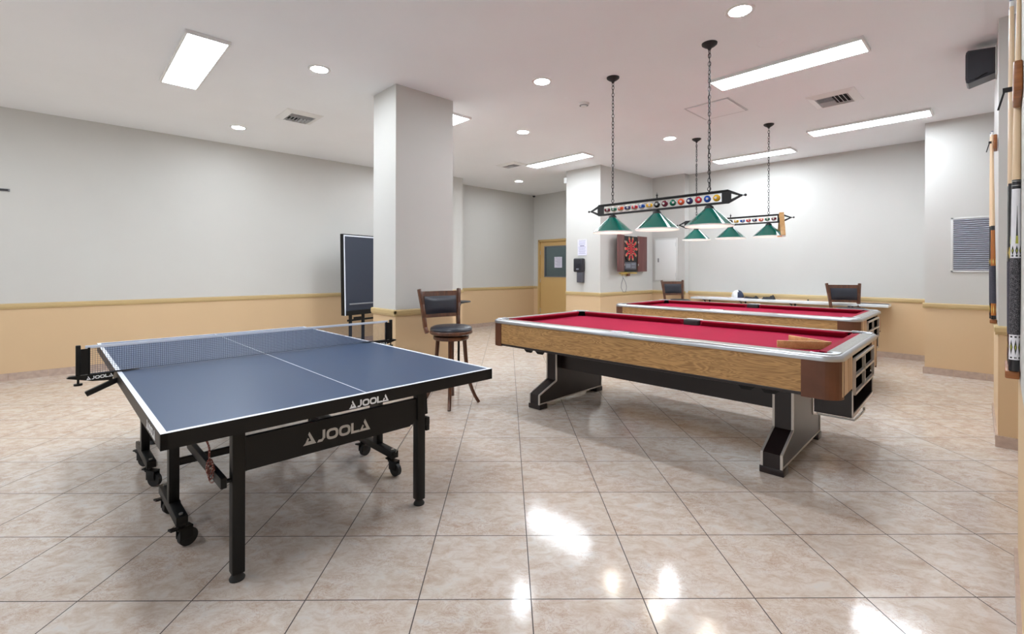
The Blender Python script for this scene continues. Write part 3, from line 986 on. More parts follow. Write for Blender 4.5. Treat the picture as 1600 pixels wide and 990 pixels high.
    for z in (.80,):
        for x in (-.62, -.50, .50, .62):
            b.box(x - .0012, x + .0012, -L + .003, -L + .005, zl + .004, zb)
    b.build('apron_groove', M['oak'], t, smooth=False)
    # brown rounded corner covers
    for sx in (-1, 1):
        for sy in (-1, 1):
            cw = cr_ if sy < 0 else cl_
            b = B(); n = 8; ou = []; inn = []
            r = rad - .012 + .012
            ou.append((sx * (W - .006), sy * (L - cw)))
            inn.append((sx * (W - .03), sy * (L - cw)))
            for k in range(n + 1):
                a = PI / 2 * k / n
                ou.append((sx * (W - .006 - (rad - .006) + (rad - .006) * math.cos(a)), sy * (L - .003 - (rad - .006) + (rad - .006) * math.sin(a))))
                inn.append((sx * (W - .03 - (rad - .03) + (rad - .03) * math.cos(a)), sy * (L - .03 - (rad - .03) + (rad - .03) * math.sin(a))))
            for k in range(len(ou) - 1):
                b.prism([ou[k], ou[k + 1], inn[k + 1], inn[k]], (0, 0, zl - .012), (1, 0, 0), (0, 1, 0), zb - zl + .012)
            b.build('corner_cover', M['corner_brown'], t)
    # slate frame under the bed
    b = B(); b.box(-W + .06, W - .06, -L + .16, L - .06, zl + .02, bed - .031); b.build('underframe', M['brown_black'], t, smooth=False)
    # ball return box in the end
    b = B(); fx0, fx1 = -.37, .40; fz0, fz1 = .556, .778; y0 = -L - .012; y1 = -L + .006; g = .015
    xm = 0; zm = (fz0 + fz1) / 2
    b.box(fx0, fx1, y0, y1, fz1 - g, fz1); b.box(fx0, fx1, y0, y1, fz0, fz0 + g); b.box(fx0, fx1, y0, y1, zm - g / 2, zm + g / 2)
    b.box(fx0, fx0 + g, y0, y1, fz0, fz1); b.box(fx1 - g, fx1, y0, y1, fz0, fz1); b.box(xm - g / 2, xm + g / 2, y0, y1, fz0, fz1)
    rf = b.build('return_frame', M['frame_grey'], t, smooth=False)
    b = B(); b.box(fx0 + .01, fx1 - .01, -L + .14, -L + .15, fz0 + .006, fz1 - .006); b.box(fx0 + .004, fx0 + .01, -L + .012, -L + .15, fz0 + .006, fz1 - .006); b.box(fx1 - .01, fx1 - .004, -L + .012, -L + .15, fz0 + .006, fz1 - .006); b.box(fx0, fx1, -L + .012, -L + .15, fz0 + .001, fz0 + .006); b.box(fx0, fx1, -L + .012, -L + .15, zm - .004, zm + .004); b.box(-.004, .004, -L + .012, -L + .15, fz0, fz1); b.build('return_pockets', M['hole_shade'], t, smooth=False)
    # lower brown box hanging below
    b = B(); lx0, lx1, lz0, lz1 = -.40, .40,   .42, .585; ya, yb = -L + .002, -L + .20
    w_ = .015
    b.box(lx0, lx0 + w_, ya, yb, lz0, lz1); b.box(lx1 - w_, lx1, ya, yb, lz0, lz1)
    b.box(lx0, lx1, ya, yb, lz0, lz0 + w_); b.box(lx0, lx1, yb - w_, yb, lz0, lz1); b.box(lx0, lx1, ya + .15, ya + .16, lz0, lz1)
    lb = b.build('return_box', M['brown_black'], t, smooth=False)
    b = B(); q = .01
    b.box(lx0, lx0 + q, ya - .006, ya, lz0, lz1); b.box(lx1 - q, lx1, ya - .006, ya, lz0, lz1); b.box(lx0, lx1, ya - .006, ya, lz0, lz0 + .02)
    b.build('box_trim', M['trim_silver'], t, smooth=False)
    b = B()
    b.tube([(lx0 + .01, ya + .18, lz0 - .012), (lx0 + .01, ya - .01, lz0 - .012), (lx0 + .16, ya - .02, lz0 - .012), (lx0 + .30, ya - .02, lz0 - .012), (lx0 + .30, ya - .02, lz0 + .01)], .006, 8)
    b.tube([(lx0 + .01, ya + .18, lz0 - .012), (lx0 + .01, ya + .18, lz0 + .01)], .006, 8)
    b.build('pull_handle', M['steel'], t)
    # pedestal legs
    def leg(yc, xo):
        prof = [(0, .045), (0, .135), (.255, .235), (.255, zl + .01), (.80, zl + .01), (.80, .235), (1.03, .18), (1.03, .045)]
        th = .06
        b = B()
        b.prism([(p[0] + xo, p[1]) for p in prof], (0, yc + th, 0), (1, 0, 0), (0, 0, 1), 2 * th)
        lg = b.build('pedestal_leg', M['brown_black'], t, smooth=False)
        b = B()
        for yy in (yc - th - .004, yc + th - .008):
            for (p, q) in zip(prof, prof[1:]):
                if p[1] > .5 and q[1] > .5: continue
                dx, dz = q[0] - p[0], q[1] - p[1]
                b.bar((p[0] + xo, yy + .006, p[1]), (q[0] + xo, yy + .006, q[1]), .012, .014, up=(0, 1, 0))
            b.bar((prof[0][0] + xo, yy + .006, .05), (prof[-1][0] + xo, yy + .006, .05), .012, .01, up=(0, 1, 0))
        b.build('edge_trim', M['trim_silver'], lg, smooth=False)
        for xx in (-.008, .93):
            b = B(); b.box(xx + xo, xx + .11 + xo, yc - th - .012, yc + th + .012, 0, .045, .004)
            b.build('foot', M['brown_black'], lg)
        # stepped bracket plates under the apron
        b = B()
        sgn = 1 if yc > 0 else -1
        for k in range(2):
            b.prism([(sgn * -.20 + k * sgn * .14, zl), (sgn * -.04 + k * sgn * .14, zl), (sgn * -.10 + k * sgn * .14, zl - .05), (sgn * -.16 + k * sgn * .14, zl - .05)][::sgn], (-W + .10, yc, 0), (0, 1, 0), (0, 0, 1), .012)
        b.build('support_bracket', M['black'], lg, smooth=False)
        return lg
    leg(-1.035, -.545); leg(1.012, -.555)
    b = B(); b.box(-.22, .10, -.98, .955, .345, zl + .01); b.build('crossbeam', M['brown_black'], t, smooth=False)
    return t
pt1 = build_pool_table('nearer pool table with red cloth and oak apron, a wooden rack lying on it', (3.83, 2.085, 0), R(1.8))
pt2 = dup(pt1, 'farther pool table with red cloth, half hidden behind the nearer one')
pt2.location = (6.47, 2.44, 0); pt2.rotation_euler = (0, 0, R(1.5))
# wooden racks
ball_rack('light wooden V-shaped ball rack lying on the nearer red cloth', (3.74, .805, .786), (0, 0, R(4)), .35)
ball_rack('light wooden V-shaped ball rack hung over the right end of the rear lamp', (6.62, 1.925, 2.052), (R(-90), 0, R(24)), .30)

# ------------------------------------------------------------------ ping-pong table
def net_bracket(t, s, T):
    pass

def build_tt_table():
    W, L = 1.525, 2.74; zt = .76
    t = thing('ping_pong_table', 'blue ping-pong table set up with a net in the foreground', 'ping-pong table', (.238, 1.976, 0), R(1.16))
    for half in range(2):
        y0 = 0 if half == 0 else L / 2 + .003; y1 = L / 2 - .003 if half == 0 else L
        b = B(); b.box(.004, W - .004, y0 + .004 * (half == 0), y1 - .004 * (half == 1), zt - .022, zt - .0008)
        tt = b.build('table_top', M['blue'], t, smooth=False)
        b = B(); zz0, zz1 = zt - .001, zt
        ye0, ye1 = (0, .02) if half == 0 else (L - .02, L)
        b.box(0, W, ye0, ye1, zz0, zz1)
        b.box(0, .02, y0 if half else .02, y1 if half == 0 else L - .02, zz0, zz1); b.box(W - .02, W, y0 if half else .02, y1 if half == 0 else L - .02, zz0, zz1)
        b.box(W / 2 - .0018, W / 2 + .0018, y0 + .02 * (half == 0), y1 - .02 * (half == 1), zz0, zz1)
        b.build('line_marking', M['line'], tt, smooth=False)
        # black rim frame
        b = B(); zr0 = zt - .058
        b.box(0, W, ye0 - .0 if half == 0 else L - .02, .022 if half == 0 else L, zr0, zt - .001) if half == 0 else b.box(0, W, L - .022, L, zr0, zt - .001)
        b.box(0, .022, y0, y1, zr0, zt - .001); b.box(W - .022, W, y0, y1, zr0, zt - .001)
        for yy in ((.5, .92) if half == 0 else (L - .92, L - .5)):
            b.box(.02, W - .02, yy - .015, yy + .015, zt - .05, zt - .022)
        b.build('rim', M['black'], tt, smooth=False)
        # legs
        ly = .275 if half == 0 else L - .275
        for lx in (.305, W - .305):
            b = B(); b.box(lx - .025, lx + .025, ly - .025, ly + .025, .03, zt - .024, .004)
            lg = b.build('leg', M['black'], t)
            b = B(); b.lathe([(0, 0), (.03, 0), (.031, .006), (.022, .02), (.018, .035), (0, .035)], (lx, ly, 0), 20); b.build('foot', M['rubber'], lg)
        # apron board between the legs
        b = B(); sg = -1 if half == 0 else 1
        yb = ly
        poly = [(.33, .455), (W - .375, .455), (W - .33, .485), (W - .33, .600), (.33, .600)]
        b.prism(poly, (0, yb + .012, 0), (1, 0, 0), (0, 0, 1), .024)
        ab = b.build('apron_board', M['black'], t, smooth=False)
        if half == 0:
            b = B(); joola(b, (.575, yb - .0122, .498), (1, 0, 0), (0, 0, 1), .052, -.0015 * -1)
            b.build('lettering', M['logo'], ab, smooth=False, label='silver JOOLA lettering')
            b = B(); joola(b, (.672, -.0003, .706), (1, 0, 0), (0, 0, 1), .030, .0012)
            b.build('lettering', M['logo_white'], tt, smooth=False, label='white JOOLA lettering')
            b = B(); joola(b, (-.0003, .30, .712), (0, -1, 0), (0, 0, 1), .030, .0012)
            b.build('lettering', M['logo_white'], tt, smooth=False)
        # wheeled T carriage: posts, foot beams, casters
        yc = .90 if half == 0 else L - .90
        for ux in (.18, W - .215):
            yA, yB = (yc - .22, yc + .26) if half == 0 else (yc - .26, yc + .22)
            yp = yc + (.0 if half == 0 else 0)
            b = B(); b.box(ux - .022, ux + .022, yp - .028, yp + .028, .13, zt - .03, .003)
            cp = b.build('carriage_post', M['black'], t)
            b = B(); b.box(ux - .024, ux + .024, yA, yB, .115, .16, .004)
            b.build('foot_beam', M['black'], cp)
            b = B(); b.cyl((ux, yA + .03, .16), (ux, yA + .03, .166), .009); b.cyl((ux, yB - .03, .16), (ux, yB - .03, .166), .009)
            b.build('bolt', M['steel'], cp)
            for yy in (yA + .035, yB - .035):
                face_on = (ux < .7 and half == 0) or (ux > .7 and yy > yc)
                rm = Matrix.Translation((ux, yy, 0)) @ Matrix.Rotation(R(105 if face_on else (35 if half else 12)), 4, 'Z')
                cs = B()
                cs.cyl((0, 0, .088), (0, 0, .116), .011)
                cs.box(-.021, -.015, -.045, .012, .04, .098, .002); cs.box(.015, .021, -.045, .012, .04, .098, .002)
                cs.box(-.021, .021, -.045, .02, .089, .097)
                cs.bar((0, .0, .094), (0, .048, .100), .030, .008)
                cs.bm.transform(rm)
                cst = cs.build('caster_fork', M['black'], cp)
                w = B(); w.cyl((-.012, -.03, .041), (.012, -.03, .041), .041, seg=28)
                w.lathe([(0, 0), (.02, 0), (.02, .003), (0, .003)], (.0125, -.03, .044), 18, Matrix.Rotation(R(90), 4, 'Y'))
                w.bm.transform(rm)
                w.build('wheel', M['rubber'], cst)
        # cross bars between the posts and the diagonal links to the legs
        b = B(); b.box(.18, W - .215, yc - .012, yc + .012, .33, .365, .003)
        b.build('crossbar', M['black'], t)
        for ux in (.25, W - .26):
            b = B()
            d = 1 if half == 0 else -1
            b.bar((ux, ly - d * .02, .43), (ux, yc + d * .01, .425), .024, .045, bevel=.003)
            lk = b.build('folding_link', M['black'], t)
            b = B(); b.cyl((ux, ly, .43), (ux + (.045 if ux < .7 else -.045), ly, .43), .009, seg=12); b.build('pivot_pin', M['rubber'], lk)
    # latch and rod on the right leg
    b = B(); b.box(W - .278, W - .25, .25, .30, .44, .485, .004); b.bar((W - .265, .27, .5), (W - .272, .27, .62), .012, .02); b.build('latch', M['black'], t)
    b = B(); b.cyl((W - .315, .31, .45), (W - .235, .64, .17), .0025, seg=6); b.build('stay_wire', M['steel'], t)
    # safety cord
    b = B(); pts = [(.195 + .035 * k / 12 + .004 * math.sin(k), .37, .70 - .22 * k / 12) for k in range(13)]
    b.tube(pts, .004, 6)
    for j in range(3):
        b.tube([(.222 + .012 * math.cos(a) + .006 * j, .362 + .006 * j, .475 - .02 * j + .035 * math.sin(a)) for a in [2 * PI * k / 12 for k in range(12)]], .0035, 6, closed=True)
    b.build('safety_cord', M['cord_red'], t)
    # ---- net set
    yn = L / 2
    nt = thing('ping_pong_net', 'dark ping-pong net with white top tape clamped across the blue table', 'net', (.238 - yn * math.sin(R(1.16)), 1.976 + yn * math.cos(R(1.16)), 0), R(1.16))
    b = B(); n = 176; x0, x1 = -.118, W + .118; zb_, ztp = zt + .006, zt + .146
    for k in range(n + 1):
        x = x0 + (x1 - x0) * k / n
        b.box(x - .0006, x + .0006, -.0006, .0006, zb_, ztp)
    for k in range(13):
        z = zb_ + (ztp - zb_) * k / 13
        b.box(x0, x1, -.0005, .0005, z - .0006, z + .0006)
    b.build('netting', M['netcord'], nt, smooth=False)
    b = B(); b.box(x0 - .01, x1 + .01, -.003, .003, ztp - .006, ztp + .010, .0015); b.build('top_tape', M['nettape'], nt)
    b = B(); b.cyl((x0, 0, zb_), (x1, 0, zb_), .0016, seg=6); b.build('bottom_cord', M['netcord'], nt)
    for s, e in ((-1, 0), (1, W)):
        def X(v): return e + s * v
        b = B()
        b.box(X(.165), X(.145), -.012, .012, zt + .002, zt + .160, .003)
        b.box(X(.118), X(.108), -.010, .010, zt + .002, zt + .145, .002)
        b.box(X(.150), X(.112), -.010, -.006, zt + .006, zt + .140)
        b.build('net_post', M['black'], nt)
        b = B()
        # wedge clamp with lower jaw, lever and screws
        poly = [(-.095, .0), (.19, -.004), (.20, -.012), (.10, -.038), (.02, -.045), (.012, -.004), (-.095, -.001)]
        P_ = [(X(p[0]), zt + .006 + p[1]) for p in poly]
        P_ = P_ if s > 0 else P_[::-1]
        b.prism(P_, (0, .016, 0), (1, 0, 0), (0, 0, 1), .032)
        cl = b.build('clamp', M['black'], nt, smooth=False)
        b = B(); b.bar((X(-.01), 0, zt - .040), (X(.125), 0, zt - .100), .030, .026, bevel=.002); b.bar((X(-.02), 0, zt - .062), (X(.03), 0, zt - .036), .026, .014)
        b.build('clamp_lever', M['black'], cl)
        b = B(); b.cyl((X(.155), 0, zt - .045), (X(.155), 0, zt - .004), .005); b.cyl((X(.155), 0, zt - .050), (X(.155), 0, zt - .040), .018, seg=18)
        b.build('tension_screw', M['black'], cl)
        if s < 0:
            b = B(); joola(b, (X(.125), -.0165, zt - .024), (1, 0, 0.05), (-.05, 0, 1), .017, .001); b.build('lettering', M['logo_white'], cl, smooth=False)
        else:
            b = B(); joola(b, (X(.03), -.0165, zt - .024), (1, 0, -.05), (.05, 0, 1), .013, .001); b.build('lettering', M['logo_white'], cl, smooth=False)
    return t
build_tt_table()

# ------------------------------------------------------------------ folded ping-pong table behind the pillar
def folded_table():
    t = thing('folded_ping_pong_table', 'dark folded ping-pong table standing upright behind the pillar by the left wall', 'ping-pong table', (3.22, 7.20, 0), R(15.5))
    W = 1.525
    for k, (yo, tl) in enumerate(((0, R(-1.5)), (.045, R(-1.5)))):
        b = B(); b.box(.004, W - .004, 0, .022, 0, 1.285)
        tp = b.build('table_top', M['shaded_top'], t, loc=(0, yo, .585), rot=(tl, 0, 0), smooth=False)
        yy = (-.0012, 0) if k == 0 else (.022, .0232)
        b = B()
        b.box(0, .02, yy[0], yy[1], 0, 1.285); b.box(W - .02, W, yy[0], yy[1], 0, 1.285); b.box(0, W, yy[0], yy[1], 1.265, 1.285)
        b.build('line_marking', M['line'], tp, smooth=False)
        b = B(); y_ = (.0005, .03) if k == 0 else (-.008, .0215)
        b.box(-.012, .004, y_[0], y_[1], 0, 1.295); b.box(W - .004, W + .012, y_[0], y_[1], 0, 1.295); b.box(-.012, W + .012, y_[0], y_[1], 1.285, 1.30)
        b.build('rim', M['black'], tp, smooth=False)
    b = B(); b.box(.06, 1.46, -.05, -.03, .755, .775, .004); b.build('handle_bar', M['grey_plastic'], t)
    b = B(); b.box(.02, 1.5, -.022, -.004, .585, .66); b.build('lower_board', M['black'], t, smooth=False)
    for x in (.16, .42, 1.1, 1.36):
        b = B(); b.box(x - .02, x + .02, .04, .08, .10, .62, .003); lg = b.build('leg', M['black'], t)
        b = B(); b.box(x - .022, x + .022, -.2, .3, .085, .125, .003); b.build('foot_beam', M['black'], lg)
        for yy in (-.17, .27):
            b = B(); b.cyl((x - .014, yy, .043), (x + .014, yy, .043), .043, seg=20); b.build('wheel', M['rubber'], lg)
            b = B(); b.cyl((x, yy, .04), (x, yy, .09), .01, seg=10); b.build('caster_stem', M['steel'], lg)
    b = B(); b.box(.1, 1.42, .05, .07, .48, .51, .003); b.build('crossbar', M['black'], t)
    b = B(); b.box(.21, .37, .038, .046, .505, .545); b.build('label_plate', M['black'], t)
    return t
folded_table()

# ------------------------------------------------------------------ bar stools
def build_stool(label, loc, rotz, group='swivel bar stools with black padded seats'):
    """faces local -y"""
    t = thing('bar_stool', label, 'bar stool', loc, rotz, group=group)
    b = B(); b.lathe([(0, .768), (.10, .770), (.17, .766), (.200, .752), (.208, .735), (.204, .722), (0, .722)], seg=40)
    st = b.build('seat', M['leather'], t)
    b = B(); b.lathe([(0, .722), (.206, .722), (.212, .710), (.210, .695), (.196, .685), (0, .685)], seg=40); b.build('seat_rim', M['walnut'], st)
    b = B(); b.lathe([(0, .672), (.165, .672), (.176, .665), (.176, .642), (.168, .632), (0, .632)], seg=40); b.cyl((0, 0, .67), (0, 0, .69), .10); b.build('swivel_base', M['walnut'], t)
    for k in range(4):
        a = R(45 + 90 * k + 12)
        pts = []; rad = []
        for j in range(11):
            u = j / 10
            r = .130 + .045 * u + .10 * u ** 4
            pts.append((r * math.cos(a), r * math.sin(a), .64 * (1 - u) + .004))
            rad.append(.0205 - .004 * u)
        b = B(); b.tube(pts, .02, 10, radii=rad); b.build('leg', M['walnut'], t)
    b = B(); b.tube([(.172 * math.cos(2 * PI * k / 32), .172 * math.sin(2 * PI * k / 32), .28) for k in range(32)], .011, 8, closed=True); b.build('foot_ring', M['walnut'], t)
    for s in (-1, 1):
        pts = [(s * .186, .155, .692), (s * .190, .188, .74), (s * .196, .203, .84), (s * .210, .222, .97), (s * .228, .246, 1.115)]
        b = B()
        for p, q in zip(pts, pts[1:]):
            pp_, qq_ = Vector(p), Vector(q); d = (qq_ - pp_) * .06
            b.bar(pp_ - d, qq_ + d, .038, .034, up=(0, 1, 0), bevel=.006)
        b.build('back_post', M['walnut'], t)
    def arc(z0, z1, x0, x1, y, bow, th, name, m, par=None):
        b = B(); n = 10
        A = []
        for k in range(n + 1):
            u = -1 + 2 * k / n
            xa, xb = x0 * u, x1 * u
            yy = y[0] + bow * (1 - u * u), y[1] + bow * (1 - u * u)
            A.append([b.bm.verts.new((xa, yy[0] - th / 2, z0)), b.bm.verts.new((xa, yy[0] + th / 2, z0)), b.bm.verts.new((xb, yy[1] + th / 2, z1)), b.bm.verts.new((xb, yy[1] - th / 2, z1))])
        for p, q in zip(A, A[1:]):
            for j in range(4): b.bm.faces.new((p[j], p[(j + 1) % 4], q[(j + 1) % 4], q[j]))
        b.bm.faces.new(A[0]); b.bm.faces.new(A[-1][::-1])
        return b.build(name, m, par or t, smooth=False)
    arc(1.056, 1.100, .210, .218, (.237, .246), .018, .022, 'top_rail', M['walnut'])
    arc(.835, .862, .200, .202, (.206, .209), .014, .022, 'lower_rail', M['walnut'])
    bp = arc(.862, 1.056, .202, .212, (.209, .237), .016, .018, 'backrest_frame', M['walnut'])
    b = B(); n = 10; rows = []
    for iz in range(7):
        v = iz / 6; row = []
        for k in range(n + 1):
            u = -1 + 2 * k / n
            z = .872 + .178 * v
            y = .209 + .028 * (z - .862) / .194 + .016 * (1 - u * u)
            pad = .020 * (1 - abs(u) ** 5) * (1 - abs(2 * v - 1) ** 5)
            row.append(b.bm.verts.new((u * (.176 + .008 * v), y - .009 - pad - .001, z)))
        rows.append(row)
    for r0, r1 in zip(rows, rows[1:]):
        for k in range(n): b.bm.faces.new((r0[k], r0[k + 1], r1[k + 1], r1[k]))
    pdo = b.build('back_pad', M['leather'], t)
    # rear skin of the pad
    b = B(); rows = []
    for iz in range(3):
        v = iz / 2; row = []
        for k in range(n + 1):
            u = -1 + 2 * k / n
            z = .872 + .178 * v
            row.append(b.bm.verts.new((u * .178, .209 + .028 * (z - .862) / .194 + .016 * (1 - u * u) + .0105, z)))
        rows.append(row)
    for r0, r1 in zip(rows, rows[1:]):
        for k in range(n): b.bm.faces.new((r0[k], r0[k + 1], r1[k + 1], r1[k]))
    b.build('pad_backing', M['leather'], pdo)
    return t
# facing direction given as the angle of the stool's front
st0 = build_stool('bar stool with black round seat standing between the pillar and the nearer pool table', (2.78, 3.78, 0), R(-7))
s2 = dup(st0, 'bar stool behind the farther pool table, against the right half of the white counter')
s2.location = (8.44, 1.55, 0); s2.rotation_euler = (0, 0, R(-54))
s3 = dup(st0, 'bar stool in the back corner, beside the metal wall panel and left of the counter')
s3.location = (8.45, 4.24, 0); s3.rotation_euler = (0, 0, R(-30))

# slim black stand behind the nearest stool
t = thing('pedestal_stand', 'slim black pedestal stand with a small flat top, mostly hidden behind the nearest stool', 'stand', (3.42, 4.50, 0))
b = B(); b.lathe([(0, .945), (.14, .945), (.146, .938), (.14, .931), (0, .931)], seg=36); b.build('top', M['black'], t)
b = B(); b.lathe([(.012, .86), (.03, .91), (.10, .930), (.10, .932), (.0, .932)]); b.build('top_bracket', M['black'], t)
b = B(); b.cyl((0, 0, .02), (0, 0, .93), .014); b.build('pole', M['black'], t)
b = B(); b.lathe([(0, .02), (.13, .012), (.14, 0), (0, 0)]); b.build('base', M['black'], t)

# ------------------------------------------------------------------ counter along the back wall
t = thing('wall_counter', 'long narrow white counter shelf on brackets along the back wall', 'counter', (8.86, 2.64, 0), R(1.1))
b = B(); b.box(-.19, .155, -1.48, 1.48, .775, .812, .004); b.build('worktop', M['counter'], t)
for y in (-1.0, -.2, .6, 1.25):
    b = B(); b.box(.135, .15, y - .012, y + .012, .5, .775); b.box(-.15, .15, y - .012, y + .012, .76, .775)
    b.bar((.142, y, .53), (-.10, y, .765), .02, .012); b.build('bracket', M['brown_black'], t, smooth=False)

def cap(loc, rz):
    t = thing('baseball_cap', 'white and navy cap standing on the counter left of the black cloths', 'cap', loc, rz)
    b = B(); pr = []
    for k in range(9):
        a = PI / 2 * k / 8; pr.append((.088 * math.cos(a), .135 * math.sin(a) ** .8 + .008))
    pr[-1] = (0, .143)
    b.lathe(pr, (0, 0, 0), 24, Matrix.Diagonal((1, 1.15, 1, 1)))
    for f in b.bm.faces:
        f.material_index = 0 if f.calc_center_median().y > -.01 else 1
    b.build('crown', [M['white'], M['navy']], t)
    b = B(); n = 12; A = []
    for k in range(n + 1):
        a = PI * k / n
        A.append((b.bm.verts.new((.085 * math.cos(a), .098 * math.sin(a), .010)), b.bm.verts.new((.088 * math.cos(a), .16 * math.sin(a) + .01, .004))))
    for p, q in zip(A, A[1:]): b.bm.faces.new((p[0], p[1], q[1], q[0]))
    o = b.build('brim', M['white'], t)
    md = o.modifiers.new('thick', 'SOLIDIFY'); md.thickness = .003
    return t
cap((8.88, 3.34, .8165), R(20))
def cloth_lump(loc, rz, sx, sy, sz, label, name='crumpled_cloth', m='black_cloth'):
    b = B(); rnd = random.Random(int(sx * 1000))
    n, k_ = 16, 10; rows = []
    for i in range(k_ + 1):
        v = -1 + 2 * i / k_; row = []
        for j in range(n + 1):
            u = -1 + 2 * j / n
            e = max(0, 1 - u * u) ** .6 * max(0, 1 - v * v) ** .6
            z = sz * e * (.55 + .45 * math.sin(3.1 * u + 1.7 * v + sx * 40) * math.cos(2.3 * v - u) + .25 * rnd.random())
            if u < -.6: z = sz * e * 1.6
            row.append(b.bm.verts.new((u * sx, v * sy, max(z, .001))))
        rows.append(row)
    for r0, r1 in zip(rows, rows[1:]):
        for j in range(n): b.bm.faces.new((r0[j], r0[j + 1], r1[j + 1], r1[j]))
    rim = [rows[0][j] for j in range(n + 1)]
    o = b.build(name, M[m], None, loc=loc, rot=(0, 0, rz))
    tag(o, label, 'cloth', 'black cloths on the counter')
    return o
cloth_lump((8.92, 3.12, .813), R(92), .12, .05, .045, 'flat black glove lying right beside the cap on the counter', 'black_glove')
cloth_lump((8.92, 2.83, .813), R(92), .10, .05, .07, 'lumpy dark cloth on the counter, right of the glove')
t = thing('bridge_stick', 'thin stick with a dark tip lying on the counter left of the stool', 'stick', (8.94, 2.44, .814), R(90))
b = B(); b.cyl((-.20, 0, .006), (.20, 0, .006), .006, .004, seg=10); b.build('shaft', M['maple'], t)
b = B(); b.cyl((-.215, 0, .012), (-.195, 0, .012), .012, seg=12); b.build('tip', M['black'], t)
b = B(); b.box(-.028, .028, -.022, .022, 0, .03, .004)
tag(b.build('chalk_box', M['brown_black'], loc=(8.92, 1.545, .812)), 'small dark box on the counter just right of the stool back', 'box')
b = B(); b.box(-.035, .035, -.20, .20, 0, .012, .004)
tag(b.build('cue_case', M['disp2'], loc=(8.90, 1.37, .812)), 'flat dark case at the right end of the counter', 'case')
b = B(); b.box(-.10, .08, -.15, .15, 0, .004)
tag(b.build('paper_sheet', M['paper'], loc=(8.78, 3.62, .812), rot=(0, 0, R(8)), smooth=False), 'loose white paper near the left end of the counter', 'paper')
b = B(); b.box(-.10, .08, -.13, .13, 0, .004)
tag(b.build('paper_sheet', M['paper'], loc=(8.77, 3.27, .812), rot=(0, 0, R(-5)), smooth=False), 'white paper lying under the cap on the counter', 'paper')

# ------------------------------------------------------------------ things on the pier
t = thing('wall_notice', 'printed paper notice on the pier above the soap dispenser', 'notice', (6.996, 5.425, 1.74))
b = B(); b.box(-.003, .003, -.105, .105, -.15, .145); b.build('sheet', M['paper'], t, smooth=False)
b = B()
rr = random.Random(3)
for k in range(13):
    if k == 5: continue
    w = .085 - rr.random() * .02
    b.box(-.0045, -.003, -w, w, .125 - k * .02, .130 - k * .02)
b.box(-.0045, -.003, -.05, .05, .020, .034)
b.build('printed_lines', M['ink'], t, smooth=False)
t = thing('soap_dispenser', 'black wall soap dispenser on the pier below the notice', 'soap dispenser', (7.0, 5.46, 1.28))
b = B(); b.box(-.10, -.002, -.105, .105, .0, .255, .022, 3); b.build('body', M['disp'], t)
b = B(); b.box(-.104, -.098, -.03, .03, .04, .065, .002); b.build('badge', M['lcd'], t, smooth=False)
b = B(); b.box(-.085, -.002, -.09, .035, -.195, .005, .012, 2); b.build('lower_tray', M['disp2'], t)

# dartboard cabinet
t = thing('dartboard_cabinet', 'open cherry-wood dartboard cabinet with a red and black electronic board', 'dartboard cabinet', (7.90, 5.02, 1.64))
b = B(); b.box(-.24, .24, -.055, -.003, -.35, .33, .004); b.build('case', M['dart_black'], t)
b = B(); b.lathe([(0, 0), (.235, 0), (.235, .012), (0, .012)], seg=48, mtx=Matrix.Rotation(R(90), 4, 'X')); bo = b.build('board', M['dart_black'], t, loc=(0, -.058, .085)); bo.scale = (1.05, 1, 1.05)
b = B(); bw = B()
for k in range(20):
    a0, a1 = R(18 * k - 9 + 1), R(18 * k + 9 - 1)
    def sec(bb, r0, r1, aa, ac, d):
        poly = [(r0 * math.cos(aa), r0 * math.sin(aa)), (r1 * math.cos(aa), r1 * math.sin(aa)), (r1 * math.cos(ac), r1 * math.sin(ac)), (r0 * math.cos(ac), r0 * math.sin(ac))]
        bb.prism(poly, (0, -.0125, 0), (1, 0, 0), (0, 0, 1), d)
    if k % 2 == 0:
        sec(b, .02, .10, a0, a1, .003); sec(b, .12, .185, a0, a1, .003)
    sec(bw, .10, .118, a0, a1, .003) if k % 2 else sec(bw, .186, .20, a0, a1, .003)
    if k % 2 == 0: sec(bw, .205, .222, a0 + .05, a1 - .05, .003)
b.lathe([(0, 0), (.012, 0), (.012, .004), (0, .004)], (0, -.0125, 0), 16, Matrix.Rotation(R(90), 4, 'X'))
b.build('red_segments', M['dart_red'], bo, smooth=False); bw.build('ring_segments', M['dart_cream'], bo, smooth=False)
b = B(); b.box(-.20, .20, -.066, -.056, -.31, -.17, .006)
cpn = b.build('control_panel', M['disp2'], t)
b = B(); b.box(-.17, -.01, -.069, -.066, -.28, -.20); b.box(.02, .17, -.069, -.066, -.23, -.19); b.box(.02, .17, -.069, -.066, -.28, -.25); b.build('display', M['lcd'], cpn, smooth=False)
for s, ang in ((-1, R(180 - 28)), (1, R(180 + 8))):
    b = B()
    if s < 0: b.box(-.36, 0, -.02, .0, -.35, .34, .004)
    else: b.box(0, .30, -.02, 0, -.35, .34, .004)
    hx = s * .24
    d = b.build('cabinet_door', M['cherry'], t, loc=(hx, -.06, 0), rot=(0, 0, R(14) if s < 0 else R(-4)))
    for z in (-.22, .22):
        b = B(); b.cyl((0, -.024, z - .02), (0, -.024, z + .02), .009, seg=10); b.build('hinge', M['steel'], d)
t = thing('dart_rack', 'yellow dart holder with darts mounted below the dartboard cabinet', 'dart holder', (7.85, 5.02, 1.262))
b = B(); b.box(-.26, .30, -.05, -.002, -.012, .006, .002); b.build('holder_bar', M['brass'], t)
b = B()
for k in range(6): b.cyl((-.22 + k * .035, -.03, -.05), (-.22 + k * .035, -.03, .03), .004, seg=8)
b.build('darts', M['brass'], t)
b = B(); b.box(-.03, .05, -.055, -.004, -.06, 0, .006); b.build('clip', M['corner_brown'], t)
b = B()
